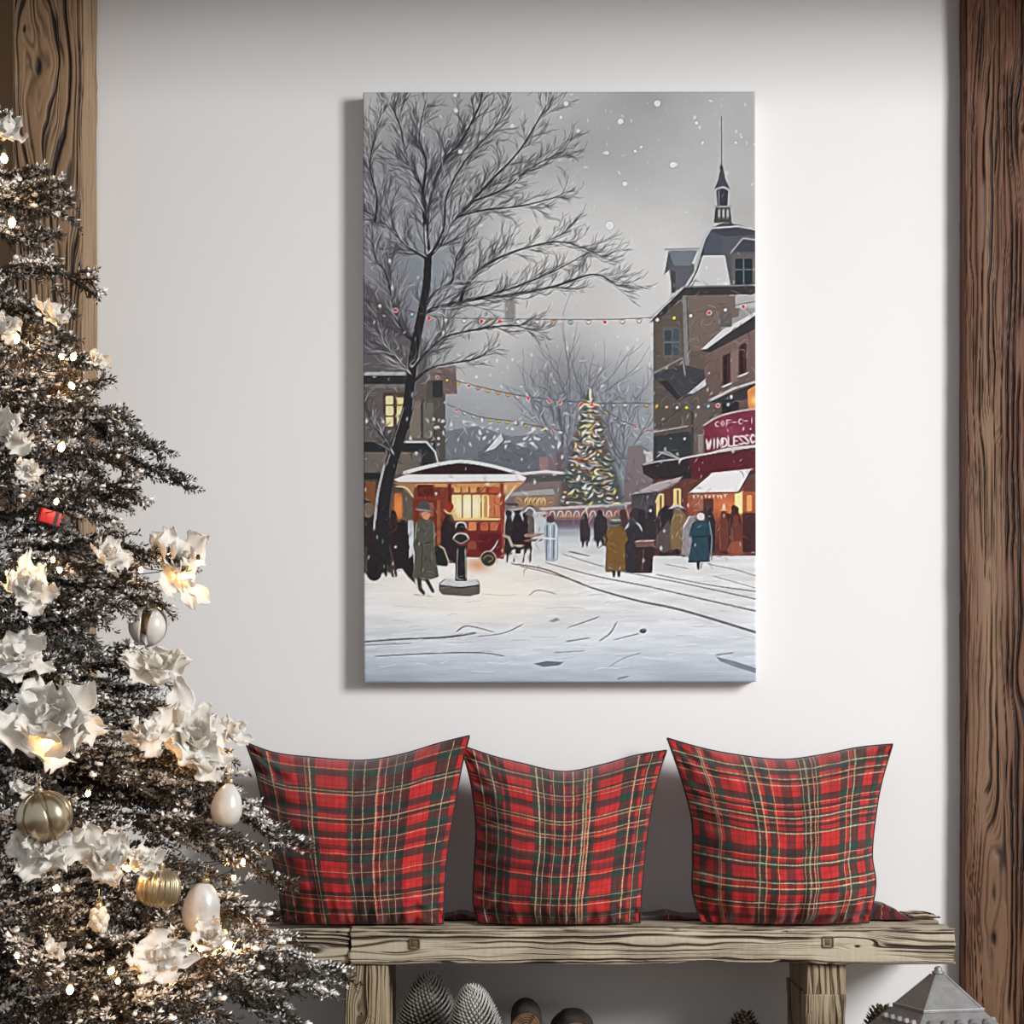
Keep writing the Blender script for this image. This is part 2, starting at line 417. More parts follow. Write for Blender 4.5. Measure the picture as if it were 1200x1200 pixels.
    P.dot(X(572), Y(655), 9.5, (168, 158, 140)); P.dot(X(572), Y(655), 8.3, (54, 50, 42)); P.curve(T([(566, 655), (572, 651), (578, 655), (572, 659)]), .8, .6, (120, 108, 84))
    P.line(T([(575, 646), (580, 640), (583, 634)]), 1, .6, (206, 196, 186))
    # --- men on benches right of the kiosk
    for (x, y, w, h, c) in ((596, 606, 7, 44, (48, 40, 42)), (606, 603, 9, 46, (38, 32, 36)), (616, 608, 8, 40, (44, 30, 34)), (622, 600, 5, 30, (96, 86, 84))):
        P.poly(T([(x-w*.6, y+8), (x-w*.3, y), (x+w*.4, y), (x+w*.8, y+10), (x+w*.8, y+h), (x-w*.8, y+h)]), c); P.dot(X(x), Y(y-4), 4, c)
    P.dot(X(620), Y(600), 5, (112, 108, 106)); P.curve(T([(615, 600), (620, 595), (626, 599), (624, 605)]), .9, .7, (205, 203, 202))
    P.line(T([(598, 598), (612, 596)]), 1.4, 1.4, (160, 160, 164)); P.line(T([(594, 591), (606, 592)]), 1.6, 1.6, (70, 66, 70))
    P.line(T([(590, 628), (596, 630), (600, 640), (612, 640)]), 1.6, 1.4, (184, 166, 150)); P.line(T([(616, 628), (636, 627)]), 2, 1.6, (158, 128, 118)); P.line(T([(616, 634), (634, 633)]), 1.4, 1.4, (126, 86, 80))
    for x in (595, 603, 614, 622): P.line(T([(x, 641), (x-1, 658)]), 1.3, 1, (44, 36, 36))
    for x in (600, 610, 617): P.poly(T([(x, 644), (x+4, 644), (x+3, 656), (x, 656)]), (214, 208, 200))
    # the pale figure and the far walkers
    P.poly(T([(637, 618), (641, 612), (650, 612), (654, 620), (654, 656), (648, 659), (645, 658), (639, 658), (638, 640)]), (162, 172, 182))
    for x in (641, 645, 649, 652): P.line(T([(x, 616), (x-.6, 655)]), .8, .6, R.choice(((98, 110, 124), (206, 212, 218))))
    P.dot(X(645), Y(609), 4.4, (74, 62, 68)); P.line(T([(637, 631), (650, 632)]), 1, .8, (220, 224, 228))
    P.curve(T([(636, 628), (630, 634), (626, 646)]), 1.6, .8, (196, 200, 206))
    def walker(x, y, h, c, hc=None, w=.30):
        w = h*w
        P.poly(T([(x-w*.5, y-h*.55), (x-w*.42, y-h*.8), (x-w*.15, y-h*.85), (x+w*.2, y-h*.85), (x+w*.5, y-h*.78), (x+w*.6, y-h*.45), (x+w*.5, y-h*.12), (x-w*.45, y-h*.12)]), c)
        P.dot(X(x), Y(y-h*.9), h*.085, hc or c, 1, h*.1)
        P.line(T([(x-w*.15, y-h*.14), (x-w*.2, y)]), h*.035, h*.03, (34, 30, 32)); P.line(T([(x+w*.2, y-h*.14), (x+w*.24, y-1)]), h*.035, h*.03, (34, 30, 32))
    walker(685, 640, 38, (58, 48, 52)); P.line(T([(690, 612), (695, 604)]), .8, .6, (180, 150, 150)); walker(703, 640, 42, (50, 44, 48), None, .36)
    # --- christmas tree in the square
    tx, ty = X(692), Y(455)
    P.poly([(tx, ty), (tx+12, ty+38), (tx+24, ty+80), (tx+36, ty+118), (tx+38, ty+136), (tx-36, ty+136), (tx-34, ty+112), (tx-22, ty+70), (tx-10, ty+34)], (82, 84, 80), .78, (66, 74, 72), 2.5)
    for k_ in range(470):
        t = R.random()**.72; hw = 3+34*t; x = tx+R.uniform(-hw, hw); y = ty+6+130*t+R.uniform(-3, 3); L = R.uniform(2, 6)
        c = R.choice(((50, 74, 66), (44, 62, 56), (62, 64, 64), (70, 68, 68), (84, 80, 80), (190, 190, 188), (206, 206, 204), (150, 60, 54), (150, 84, 70), (176, 158, 84), (58, 70, 64), (66, 66, 66), (44, 60, 54), (120, 96, 90), (58, 56, 60), (168, 164, 160)))
        P.curve([(x-L, y+R.uniform(-1, 1)), (x, y+R.uniform(.6, 2)), (x+L, y+R.uniform(-1, 1))], .65, .45, c, .62, 4)
    for k_ in range(190):
        t = R.random()**.7; hw = 2+33*t; x = tx+R.uniform(-hw, hw); y = ty+8+128*t
        c = R.choice(((240, 238, 232), (240, 238, 232), (236, 234, 228), (232, 230, 222), (226, 204, 96), (214, 196, 110), (190, 70, 60), (226, 190, 136), (236, 235, 230)))
        P.dot(x, y, R.uniform(.8, 1.7), c)
    for k_ in range(14): P.dot(tx+R.uniform(-1, 1)*(.6+.1*k_), ty+2+k_*1.6, R.uniform(.9, 1.7), (228, 224, 196))
    for sg in (-1, 1): P.curve([(tx, ty+22), (tx+sg*7, ty+19), (tx+sg*13, ty+25)], 1.6, .8, (214, 208, 170), 1, 4)
    # --- right: town house with the spire
    br = (104, 92, 84)
    P.poly(T([(766, 374), (800, 344), (886, 340), (886, 600), (766, 600)]), br, 1, (78, 70, 66))
    P.poly(T([(766, 374), (800, 344), (803, 420), (800, 470), (766, 470)]), (92, 82, 76))
    P.rect(X(806), Y(346), X(886), Y(412), (112, 98, 90))
    # roof
    P.poly(T([(800, 342), (812, 322), (822, 296), (832, 272), (846, 262), (866, 264), (886, 270), (886, 342)]), (84, 86, 94))
    P.poly(T([(801, 338), (815, 322), (822, 300), (850, 300), (857, 338)]), (198, 196, 196)); P.poly(T([(820, 300), (826, 280), (842, 272), (848, 286), (842, 300)]), (76, 82, 92))
    P.curve(T([(800, 340), (812, 322), (820, 298), (828, 276), (840, 266)]), 2, 1.6, (182, 182, 184)); P.curve(T([(806, 338), (817, 318), (825, 294)]), .7, .6, (52, 52, 58))
    P.poly(T([(832, 272), (842, 264), (858, 262), (868, 270), (886, 268), (886, 276), (850, 278)]), (66, 66, 74)); P.line(T([(836, 268), (866, 266), (886, 270)]), 1, 1, (186, 186, 190))
    P.poly(T([(858, 296), (872, 280), (886, 284), (886, 296)]), (66, 66, 74)); P.line(T([(857, 297), (871, 280), (886, 282)]), 1, 1, (150, 150, 156))
    P.rect(X(858), Y(298), X(886), Y(340), (98, 92, 90)); P.rect(X(862), Y(304), X(882), Y(336), (36, 46, 52)); P.rect(X(871), Y(304), X(872.6), Y(336), (96, 104, 108)); P.rect(X(862), Y(316), X(882), Y(317.5), (96, 104, 108))
    # dormer
    P.poly(T([(784, 312), (788, 342), (800, 340), (814, 318), (814, 310)]), (92, 92, 98)); P.poly(T([(779, 322), (786, 294), (818, 294), (810, 312), (790, 312)]), (112, 118, 126))
    P.poly(T([(779, 322), (784, 294), (790, 312)]), (84, 84, 90)); P.line(T([(780, 293), (820, 292)]), 1.1, 1, (150, 150, 154)); P.rect(X(787), Y(318), X(792), Y(344), (70, 68, 70))
    # eaves
    P.poly(T([(762, 378), (800, 338), (886, 334), (886, 346), (802, 347), (772, 376)]), (56, 52, 54)); P.line(T([(762, 374), (784, 354), (800, 338)]), 1.3, 1.3, (176, 176, 180)); P.line(T([(802, 337), (886, 335)]), .9, .9, (120, 118, 120))
    P.poly(T([(800, 347), (806, 347), (809, 420), (805, 440), (802, 420)]), (126, 124, 124)); P.line(T([(805, 348), (808, 420)]), .6, .6, (70, 66, 66))
    # spire
    P.line(T([(846, 138), (846, 198)]), .5, .8, (86, 86, 92)); P.dot(X(846), Y(197), 2.2, (64, 62, 68))
    P.poly(T([(845, 198), (848, 198), (851, 212), (856, 222), (838, 222), (842, 212)]), (72, 72, 80)); P.poly(T([(840, 222), (854, 222), (853, 242), (841, 242)]), (58, 58, 68)); P.line(T([(838, 223), (848, 220), (856, 224)]), 1, 1, (178, 178, 182))
    P.poly(T([(839, 243), (856, 243), (858, 262), (837, 262)]), (72, 68, 70))
    for x in (842, 847, 852): P.rect(X(x), Y(246), X(x+2.6), Y(256), (170, 168, 168))
    P.line(T([(838, 243), (857, 243)]), .9, .9, (150, 148, 150)); P.line(T([(843, 222), (843, 242)]), .7, .7, (120, 122, 132))
    # oriel and windows
    P.rect(X(777), Y(384), X(798), Y(420), (96, 92, 92)); P.rect(X(779), Y(388), X(787), Y(417), (58, 66, 74)); P.rect(X(789), Y(386), X(796), Y(417), (70, 80, 88)); P.rect(X(779), Y(401), X(796), Y(402.5), (110, 108, 108))
    P.poly(T([(766, 440), (800, 428), (832, 436), (832, 452), (812, 462), (802, 468), (786, 452), (768, 446)]), (62, 64, 68)); P.line(T([(766, 438), (800, 420), (803, 440)]), 1, 1, (130, 126, 122))
    P.poly(T([(766, 448), (778, 446), (798, 470), (790, 478), (768, 480)]), (86, 78, 72)); P.poly(T([(772, 448), (782, 446), (798, 466), (796, 472)]), (46, 44, 46))
    P.poly(T([(806, 462), (832, 440), (832, 450), (812, 462)]), (190, 188, 188))
    P.rect(X(768), Y(478), X(800), Y(545), (84, 76, 70))
    for k_ in range(6): P.line(T([(768+k_*2, 506-k_*2), (790+k_*2, 482-k_)]), .7, .5, R.choice(((60, 56, 54), (124, 116, 108))))
    P.line(T([(766, 507), (806, 500)]), .9, .9, (150, 148, 146)); P.poly(T([(766, 512), (806, 506), (814, 516), (814, 536), (766, 546)]), (52, 54, 58)); P.curve(T([(770, 536), (780, 530), (795, 538)]), .9, .8, (150, 152, 156)); P.curve(T([(772, 530), (784, 534), (796, 538)]), .8, .8, (160, 160, 164))
    P.rect(X(812), Y(480), X(832), Y(536), (98, 86, 82)); P.rect(X(810), Y(474), X(813), Y(536), (66, 62, 62)); P.rect(X(818), Y(510), X(824), Y(536), (134, 124, 118))
    # nearer house
    P.poly(T([(826, 412), (886, 384), (886, 475), (832, 480), (826, 440)]), (116, 96, 90), 1, (98, 80, 76))
    P.poly(T([(822, 412), (848, 390), (886, 364), (886, 386), (832, 414)]), (54, 50, 54)); P.poly(T([(822, 410), (846, 388), (886, 362), (886, 370), (850, 394), (828, 410)]), (204, 203, 204))
    P.poly(T([(842, 376), (866, 372), (868, 350), (886, 344), (886, 366), (846, 388)]), (150, 146, 146)); P.rect(X(862), Y(346), X(886), Y(362), (172, 170, 170)); P.rect(X(844), Y(368), X(858), Y(384), (96, 90, 90))
    for (x, y) in ((847, 418), (866, 406)):
        P.poly(T([(x, y), (x+9, y-4), (x+9, y+34), (x, y+36)]), (70, 40, 40)); P.poly(T([(x+1.5, y+2), (x+5, y), (x+5, y+32), (x+1.5, y+33)]), (40, 30, 34)); P.line(T([(x, y+36), (x+10, y+32)]), 1.1, 1, (196, 194, 194))
    P.rect(X(857), Y(410), X(865), Y(448), (126, 106, 98))
    P.line(T([(832, 470), (860, 456), (886, 448)]), 1.6, 1.2, (184, 182, 182)); P.poly(T([(830, 472), (886, 450), (886, 466), (850, 474)]), (58, 50, 52))
    P.rect(X(846), Y(470), X(866), Y(486), (40, 34, 38)); P.poly(T([(876, 458), (886, 452), (886, 480), (877, 480)]), (206, 132, 76)); P.glow(X(884), Y(470), 5, (250, 206, 130), .8)
    # curved shop sign
    P.poly(T([(825, 500), (840, 490), (862, 484), (886, 481), (886, 523), (862, 525), (840, 529), (826, 533)]), (118, 46, 66), 1, (98, 34, 50)); P.glow(X(856), Y(506), 18, (150, 70, 92), .6, 10)
    P.curve(T([(825, 499), (842, 489), (864, 483), (886, 480)]), 1.1, 1, (176, 160, 160)); P.curve(T([(826, 534), (846, 528), (866, 525), (886, 523)]), 1.1, 1, (200, 186, 184))
    G = {'C': [[(1, .2), (.5, 0), (0, .5), (.5, 1), (1, .8)]], 'O': [[(.5, 0), (0, .5), (.5, 1), (1, .5), (.5, 0)]], 'F': [[(0, 1), (0, 0), (1, 0)], [(0, .5), (.7, .5)]],
         'E': [[(1, 0), (0, 0), (0, 1), (1, 1)], [(0, .5), (.8, .5)]], 'L': [[(0, 0), (0, 1), (1, 1)]], 'W': [[(0, 0), (.25, 1), (.5, .3), (.75, 1), (1, 0)]], 'I': [[(.5, 0), (.5, 1)]],
         'N': [[(0, 1), (0, 0), (1, 1), (1, 0)]], 'D': [[(0, 0), (0, 1), (.7, .9), (1, .5), (.7, .1), (0, 0)]], 'S': [[(1, .1), (.4, 0), (0, .25), (1, .75), (.6, 1), (0, .9)]], 'R': [[(0, 1), (0, 0), (.9, .2), (0, .5), (1, 1)]], '-': [[(0, .5), (1, .5)]]}
    def word(txt, x, y, w, h, step, slope, lw, col):
        for i, ch in enumerate(txt):
            ox, oy = x+i*step, y-slope*i
            for st_ in G.get(ch, []): P.line(T([(ox+a*w, oy+b*h) for a, b in st_]), lw, lw, col)
    word('COF-C-I', 838, 494.5, 4.4, 6.5, 6.8, .75, .62, (206, 170, 176))
    word('VINDLESSC'.replace('V', 'W'), 828, 516.5, 4.9, 10.5, 6.4, .85, .95, (222, 196, 200))
    # dark fascia, awnings, shop front
    P.poly(T([(752, 545), (770, 540), (800, 538), (826, 533), (886, 524), (886, 556), (836, 560), (806, 574), (772, 566), (754, 556)]), (46, 38, 42)); P.poly(T([(808, 540), (826, 534), (886, 524), (886, 556), (836, 560), (812, 566)]), (86, 32, 40))
    P.line(T([(754, 545), (772, 541), (800, 538)]), 1, .9, (160, 158, 160)); P.curve(T([(796, 543), (800, 538), (826, 533), (856, 528), (886, 524)]), 1, 1, (198, 188, 186))
    P.rect(X(765), Y(562), X(886), Y(652), (96, 56, 50)); P.rect(X(740), Y(578), X(770), Y(612), (74, 70, 74)); P.rect(X(806), Y(577), X(886), Y(648), (160, 84, 60), 1, (84, 42, 40))
    P.glow(X(850), Y(592), 26, (216, 124, 78), .8, 12); P.rect(X(861), Y(577), X(870), Y(603), (244, 222, 158)); P.rect(X(875), Y(581), X(881), Y(600), (222, 158, 96)); P.rect(X(812), Y(581), X(826), Y(600), (150, 96, 76)); P.rect(X(824), Y(585), X(836), Y(602), (88, 48, 44))
    for (x, y, w, h) in ((769, 579, 9, 26), (789, 573, 9, 24)):
        P.rect(X(x-1.5), Y(y-2), X(x+w+1), Y(y+h), (70, 58, 52)); P.rect(X(x), Y(y), X(x+w), Y(y+h), (226, 190, 128)); P.rect(X(x+w*.45), Y(y+2), X(x+w*.7), Y(y+h), (120, 84, 56))
    P.poly(T([(739, 580), (770, 566), (800, 559), (794, 566), (772, 576)]), (170, 157, 160)); P.poly(T([(740, 581), (772, 577), (770, 583), (742, 585)]), (62, 64, 70)); P.line(T([(772, 577), (796, 565)]), 1, .8, (120, 108, 108))
    P.poly(T([(805, 578), (832, 555), (880, 550), (866, 577)]), (226, 222, 222)); P.line(T([(806, 578), (832, 556)]), .8, .8, (70, 50, 50)); P.line(T([(866, 577), (881, 551)]), .9, .8, (80, 44, 44)); P.line(T([(806, 579), (866, 578)]), .9, .9, (120, 70, 60))
    for k_ in range(9): P.dot(X(813+k_*4.6), Y(582+R.uniform(-1, 1)), 1, (238, 226, 214), 1, 1.8)
    P.dot(X(848), Y(598), 3, (236, 172, 110)); P.glow(X(860), Y(600), 5, (250, 200, 120), .8)
    # crowd at the shops
    for k_ in range(26):
        x = R.uniform(738, 886); y = 600+R.uniform(-2, 10); red = x > 834
        c = R.choice(((86, 44, 40), (104, 56, 46), (58, 34, 34), (70, 36, 36)) if red else ((52, 44, 48), (40, 36, 40), (62, 52, 54)))
        P.poly(T([(x-5, y+8), (x-3, y+1), (x+3, y+1), (x+6, y+10), (x+6, y+42), (x-5, y+42)]), c, .95); P.dot(X(x), Y(y-2), 3.4, c)
        P.line(T([(x-5, y+10), (x-4, y+38)]), .5, .4, (c[0]+50, c[1]+40, c[2]+38), .7)
    P.poly(T([(770, 628), (784, 610), (790, 640), (778, 650), (766, 640)]), (92, 80, 78), .9)
    P.poly(T([(852, 646), (856, 636), (870, 634), (872, 650), (856, 653)]), (150, 84, 62), .8); P.rect(X(870), Y(602), X(886), Y(648), (52, 30, 34), .8)
    # two in tan and grey, one in teal
    P.poly(T([(786, 612), (790, 600), (800, 599), (806, 610), (804, 645), (787, 645), (785, 630)]), (122, 100, 70)); P.dot(X(794), Y(598), 4.6, (112, 100, 88)); P.line(T([(793, 645), (794, 651)]), 1.6, 1.4, (30, 28, 30)); P.line(T([(785, 596), (794, 593), (801, 596)]), 1, .9, (196, 192, 190))
    P.poly(T([(800, 618), (806, 606), (816, 604), (816, 652), (798, 652)]), (142, 136, 140)); P.line(T([(799, 652), (810, 653)]), 1, .8, (60, 56, 60)); P.line(T([(801, 618), (808, 606)]), .9, .8, (206, 202, 204))
    P.poly(T([(808, 624), (811, 614), (818, 609), (826, 609), (831, 616), (833, 628), (829, 630), (832, 659), (806, 660), (811, 634), (807, 630)]), (40, 66, 80)); P.dot(X(821), Y(606), 4.6, (216, 204, 204)); P.line(T([(812, 630), (829, 629)]), .9, .9, (28, 46, 58)); P.line(T([(808, 659), (831, 658)]), .7, .7, (24, 40, 50))
    P.line(T([(818, 661), (818, 667)]), 1.8, 1.4, (32, 30, 34)); P.line(T([(822, 660), (821, 667)]), 1.2, 1, (150, 150, 156)); P.line(T([(831, 612), (834, 630), (833, 656)]), .7, .6, (120, 128, 134))
    # brown coat and the man with the box
    for (x, y, c) in ((742, 606, (58, 46, 50)), (752, 604, (44, 40, 44)), (762, 606, (50, 44, 48)), (730, 604, (70, 50, 52))):
        P.poly(T([(x-6, y+8), (x-3, y), (x+4, y), (x+7, y+10), (x+6, y+44), (x-6, y+44)]), c); P.dot(X(x), Y(y-2), 4.5, c)
    P.poly(T([(733, 628), (737, 616), (748, 614), (754, 624), (754, 672), (733, 672)]), (48, 46, 50)); P.curve(T([(733, 620), (739, 612), (748, 615), (752, 622)]), 1, .9, (176, 178, 180)); P.dot(X(741), Y(612), 4.8, (62, 62, 64))
    P.poly(T([(744, 638), (766, 636), (764, 672), (744, 672)]), (52, 40, 42)); P.poly(T([(744, 636), (750, 633), (767, 634), (767, 641), (745, 642)]), (112, 82, 78)); P.line(T([(745, 635), (766, 634)]), .8, .8, (190, 166, 160)); P.line(T([(754, 644), (752, 670)]), .6, .6, (96, 76, 74))
    P.poly(T([(709, 630), (711, 622), (716, 617), (728, 617), (733, 624), (736, 634), (732, 638), (733, 671), (709, 671), (710, 640), (707, 638)]), (116, 86, 48)); P.dot(X(722), Y(612), 5.6, (112, 110, 104)); P.line(T([(716, 614), (728, 614)]), 1.4, 1.4, (70, 76, 70)); P.line(T([(717, 610), (727, 610)]), .9, .9, (180, 180, 174)); P.line(T([(719, 671), (719, 675)]), 1.8, 1.6, (36, 30, 28)); P.line(T([(725, 671), (725, 675)]), 1.8, 1.6, (36, 30, 28))
    P.curve(T([(709, 640), (711, 634), (710, 626)]), .8, .7, (66, 48, 28)); P.line(T([(733, 640), (733, 668)]), .7, .7, (70, 50, 30))
    # --- left foreground: woman at the counter, man in long coat, bollard
    P.poly(T([(516, 660), (517, 620), (520, 606), (526, 600), (531, 606), (536, 630), (538, 660)]), (44, 34, 36)); P.dot(X(526), Y(594), 5.6, (150, 54, 36)); P.curve(T([(521, 598), (526, 602), (533, 598)]), 1, .9, (220, 170, 110)); P.glow(X(532), Y(606), 5, (190, 150, 110), .6)
    P.poly(T([(510, 640), (520, 636), (527, 650), (524, 664), (508, 662)]), (36, 38, 36)); P.line(T([(515, 640), (520, 643), (526, 660)]), 1, .7, (190, 160, 140))
    P.poly(T([(472, 660), (484, 650), (486, 684), (478, 676), (472, 668)]), (34, 30, 32))
    P.poly(T([(484, 640), (485, 620), (488, 611), (495, 606), (501, 606), (508, 611), (510, 620), (509, 645), (514, 676), (498, 681), (483, 678), (486, 650)]), (84, 82, 72)); P.line(T([(486, 634), (488, 614)]), .8, .7, (140, 136, 126)); P.line(T([(509, 640), (508, 614)]), .8, .7, (126, 122, 110)); P.line(T([(495, 640), (493, 676)]), .6, .5, (62, 60, 52)); P.line(T([(486, 633), (494, 638), (508, 634)]), .6, .5, (56, 54, 46))
    P.poly(T([(493, 602), (499, 599), (505, 603), (501, 610), (496, 608)]), (206, 144, 112)); P.poly(T([(488, 595), (493, 588), (500, 587), (504, 595), (504, 599), (489, 597)]), (76, 76, 80)); P.line(T([(488, 597), (504, 599)]), 1, .9, (140, 138, 138))
    P.line(T([(491, 680), (492, 690), (496, 695)]), 2.6, 2, (62, 50, 42)); P.line(T([(500, 680), (507, 693)]), 2.2, 1.8, (44, 38, 36)); P.line(T([(487, 680), (488, 690)]), .9, .8, (200, 196, 190)); P.line(T([(486, 697), (505, 699)]), 1, .5, (170, 160, 152), .7)
    P.poly(T([(514, 684), (520, 679), (560, 680), (562, 684), (562, 696), (550, 699), (518, 697), (514, 692)]), (96, 88, 82)); P.poly(T([(514, 685), (522, 679), (558, 679), (562, 685), (540, 688)]), (202, 200, 200)); P.line(T([(515, 687), (540, 689), (561, 686)]), .8, .8, (60, 56, 54))
    P.poly(T([(534, 640), (546, 640), (547, 681), (533, 681)]), (36, 34, 36)); P.line(T([(536, 644), (535, 678)]), .8, .8, (110, 108, 108)); P.line(T([(545, 644), (546, 678)]), .8, .8, (150, 138, 128))
    P.dot(X(540), Y(631), 9.4, (40, 38, 40), 1, 5); P.curve(T([(531, 631), (535, 626), (545, 626), (549, 631)]), .9, .9, (190, 188, 188)); P.curve(T([(531, 632), (540, 637), (549, 632)]), .7, .7, (130, 128, 128)); P.dot(X(540), Y(618), 6.6, (40, 38, 40), 1, 5.6); P.curve(T([(534, 618), (536, 613), (544, 613), (546, 618)]), .9, .8, (200, 198, 198))
    # --- tracks and drifts on the snow
    trk = (112, 112, 118)
    P.curve(T([(600, 661), (640, 668), (690, 688), (745, 704), (800, 716), (886, 742)]), .7, 1.5, (98, 94, 98), .9); P.curve(T([(610, 664), (640, 671), (680, 683)]), .6, .6, (140, 90, 80), .8)
    P.curve(T([(640, 660), (700, 676), (760, 688), (820, 702), (886, 717)]), .6, 1.1, trk, .9); P.curve(T([(660, 650), (720, 668), (800, 684), (886, 703)]), .5, .9, trk, .8); P.curve(T([(770, 674), (830, 686), (886, 694)]), .6, .8, trk, .8); P.curve(T([(668, 647), (690, 652)]), .9, .6, (90, 94, 102), .8)
    P.curve(T([(830, 662), (860, 668), (886, 676)]), .5, .6, trk, .7); P.curve(T([(836, 676), (886, 690)]), .5, .5, trk, .7); P.curve(T([(780, 662), (806, 667)]), .5, .5, trk, .7)
    P.curve(T([(427, 752), (470, 749), (520, 747), (556, 742)]), .9, 1.3, (96, 100, 108), .9); P.curve(T([(440, 769), (500, 766), (560, 765), (590, 769)]), .7, .7, (104, 108, 116), .85)
    P.curve(T([(427, 756), (480, 754)]), .5, .5, (120, 124, 130), .8); P.curve(T([(535, 740), (545, 734), (560, 736), (578, 741)]), .8, .6, (120, 118, 118), .8); P.curve(T([(560, 746), (590, 742), (612, 732)]), .5, .7, (120, 118, 118), .8); P.curve(T([(620, 698), (630, 692), (650, 696)]), .5, .7, (150, 142, 138), .8)
    P.poly(T([(625, 778), (640, 775), (660, 776), (655, 780), (636, 782)]), (96, 100, 112), .85); P.poly(T([(643, 728), (652, 724), (656, 727), (648, 730)]), (140, 140, 144), .8)
    P.curve(T([(665, 736), (700, 724)]), .5, .9, (120, 122, 128), .85); P.curve(T([(664, 752), (690, 748)]), .9, .6, (124, 128, 136), .8); P.curve(T([(650, 765), (684, 763)]), .5, .5, (130, 134, 142), .8)
    P.curve(T([(703, 751), (715, 742), (722, 730)]), 1, .9, (140, 144, 150), .85); P.curve(T([(720, 750), (748, 743)]), .5, .8, (120, 122, 130), .8); P.dot(X(753), Y(740), 4, (52, 52, 58), 1, 2.6); P.curve(T([(752, 740), (756, 737)]), .6, .6, (150, 150, 154))
    P.curve(T([(712, 783), (730, 772), (750, 766)]), .5, .8, (150, 156, 166), .8); P.poly(T([(838, 770), (862, 776), (886, 784), (886, 790), (860, 782), (844, 776)]), (108, 112, 124), .8); P.curve(T([(840, 768), (858, 766)]), 1.2, .8, (120, 124, 134), .8); P.curve(T([(724, 796), (736, 793)]), 1.4, .8, (130, 138, 150), .7)
    for k_ in range(150):
        x = R.uniform(428, 882); y = R.uniform(672, 792); L = R.uniform(4, 18); c = R.choice(((246, 244, 242), (170, 174, 182), (190, 190, 194), (240, 240, 242)))
        P.curve(T([(x-L, y+R.uniform(-2, 2)), (x, y+R.uniform(-1, 1)), (x+L, y+R.uniform(-2, 2))]), .5, .35, c, .45, 4)
    # --- the bare tree
    bk = (38, 36, 39); trunk = T([(438, 672), (446, 620), (450, 580), (458, 545), (468, 512), (478, 478), (482, 445), (487, 405), (494, 370), (500, 335), (502, 302)])
    P.curve(trunk, 8.6, 4.2, bk); P.curve([(x-7.5, y) for x, y in trunk[1:4]], 1.6, 1.2, (176, 176, 178), .9); P.curve([(x-5, y) for x, y in trunk[3:6]], 1, .8, (120, 118, 120), .9); P.curve([(x+5.5, y) for x, y in trunk[5:10]], .7, .6, (126, 124, 126), .8)
    for k_ in range(9): P.line(T([(432+k_*4, 672+R.uniform(-3, 3)), (437+k_*2.4, 640)]), 1.6, 1, R.choice(((44, 34, 36), (70, 58, 54), (30, 26, 28))))
    P.poly(T([(434, 672), (438, 640), (440, 610), (452, 610), (456, 640), (458, 664), (450, 660), (446, 674), (442, 660)]), bk, .95)
    def bough(pts, w0, w1, a=1.0, snow=True, depth=2, L=46, up=.45, dens=2):
        sp = spline(T(pts), 6); P.line(sp, w0, w1, bk, a)
        if snow: P.line([(x-.3*w0, y-.75*w0) for x, y in sp], max(.35, w0*.3), .3, (196, 196, 198), .8)
        for i in range(2, len(sp)):
            for _ in range(dens):
                if R.random() < .9:
                    ax, ay = sp[i-1]; bx, by = sp[i]; an = math.atan2(by-ay, bx-ax); t = i/len(sp)
                    pale = R.random() < .3
                    twig(bx, by, an+R.choice((-1, 1))*R.uniform(.2, .7), L*R.uniform(.5, 1.25)*(1-.35*t), max(.3, min(.75, (w0+(w1-w0)*t)*.3)), (186, 186, 188) if pale else (66, 64, 68), (.5 if pale else .72)*a, depth, .34, up*R.random(), 5)
    bough([(502, 302), (500, 262), (506, 225), (520, 190), (540, 168), (560, 130), (566, 112)], 3.6, .6, 1, True, 2, 40)
    bough([(502, 300), (514, 288), (530, 262), (552, 238), (578, 210), (610, 176), (640, 126)], 3.2, .5, 1, True, 2, 42)
    bough([(536, 254), (570, 246), (610, 242), (650, 232), (662, 226)], 1.3, .4, .9, False, 2, 30, .3)
    bough([(556, 236), (590, 222), (625, 196), (660, 178)], 1.2, .4, .9, False, 2, 30, .3)
    bough([(498, 366), (520, 358), (560, 350), (600, 346), (650, 336), (696, 322), (722, 334)], 3, .5, 1, True, 2, 36, .7)
    bough([(540, 352), (552, 326), (580, 305), (620, 290), (660, 284), (700, 298)], 2, .4, 1, False, 2, 34, .5)
    bough([(560, 350), (600, 338), (650, 318), (690, 296)], 1.3, .4, .9, False, 1, 24, .5)
    bough([(500, 302), (478, 288), (458, 268), (440, 254), (427, 246)], 2.4, 1.3, 1, True, 2, 40)
    bough([(498, 262), (496, 230), (488, 205), (478, 190), (470, 150), (458, 122)], 2.4, .5, 1, False, 2, 36)
    bough([(496, 226), (500, 190), (492, 160), (500, 118)], 1.6, .4, .95, False, 2, 30)
    bough([(482, 440), (470, 425), (452, 405), (444, 380), (432, 350)], 2.6, .7, 1, True, 2, 34)
    bough([(486, 400), (470, 385), (460, 350), (452, 320), (440, 300), (436, 262)], 2.2, .5, 1, False, 2, 36)
    bough([(440, 260), (442, 230), (434, 195), (440, 160), (448, 128)], 1.4, .4, .9, False, 2, 30)
    bough([(484, 432), (500, 412), (520, 396), (560, 386), (600, 382), (628, 388)], 2.2, .4, 1, True, 2, 28, .3)
    bough([(484, 448), (505, 432), (530, 426), (560, 420), (578, 408)], 1.6, .4, 1, False, 1, 22, .3)
    bough([(462, 534), (452, 515), (440, 500), (430, 480), (427, 470)], 2.8, .7, 1, True, 1, 20)
    bough([(494, 372), (508, 345), (530, 330), (536, 300), (552, 280)], 1.8, .5, 1, False, 2, 30)
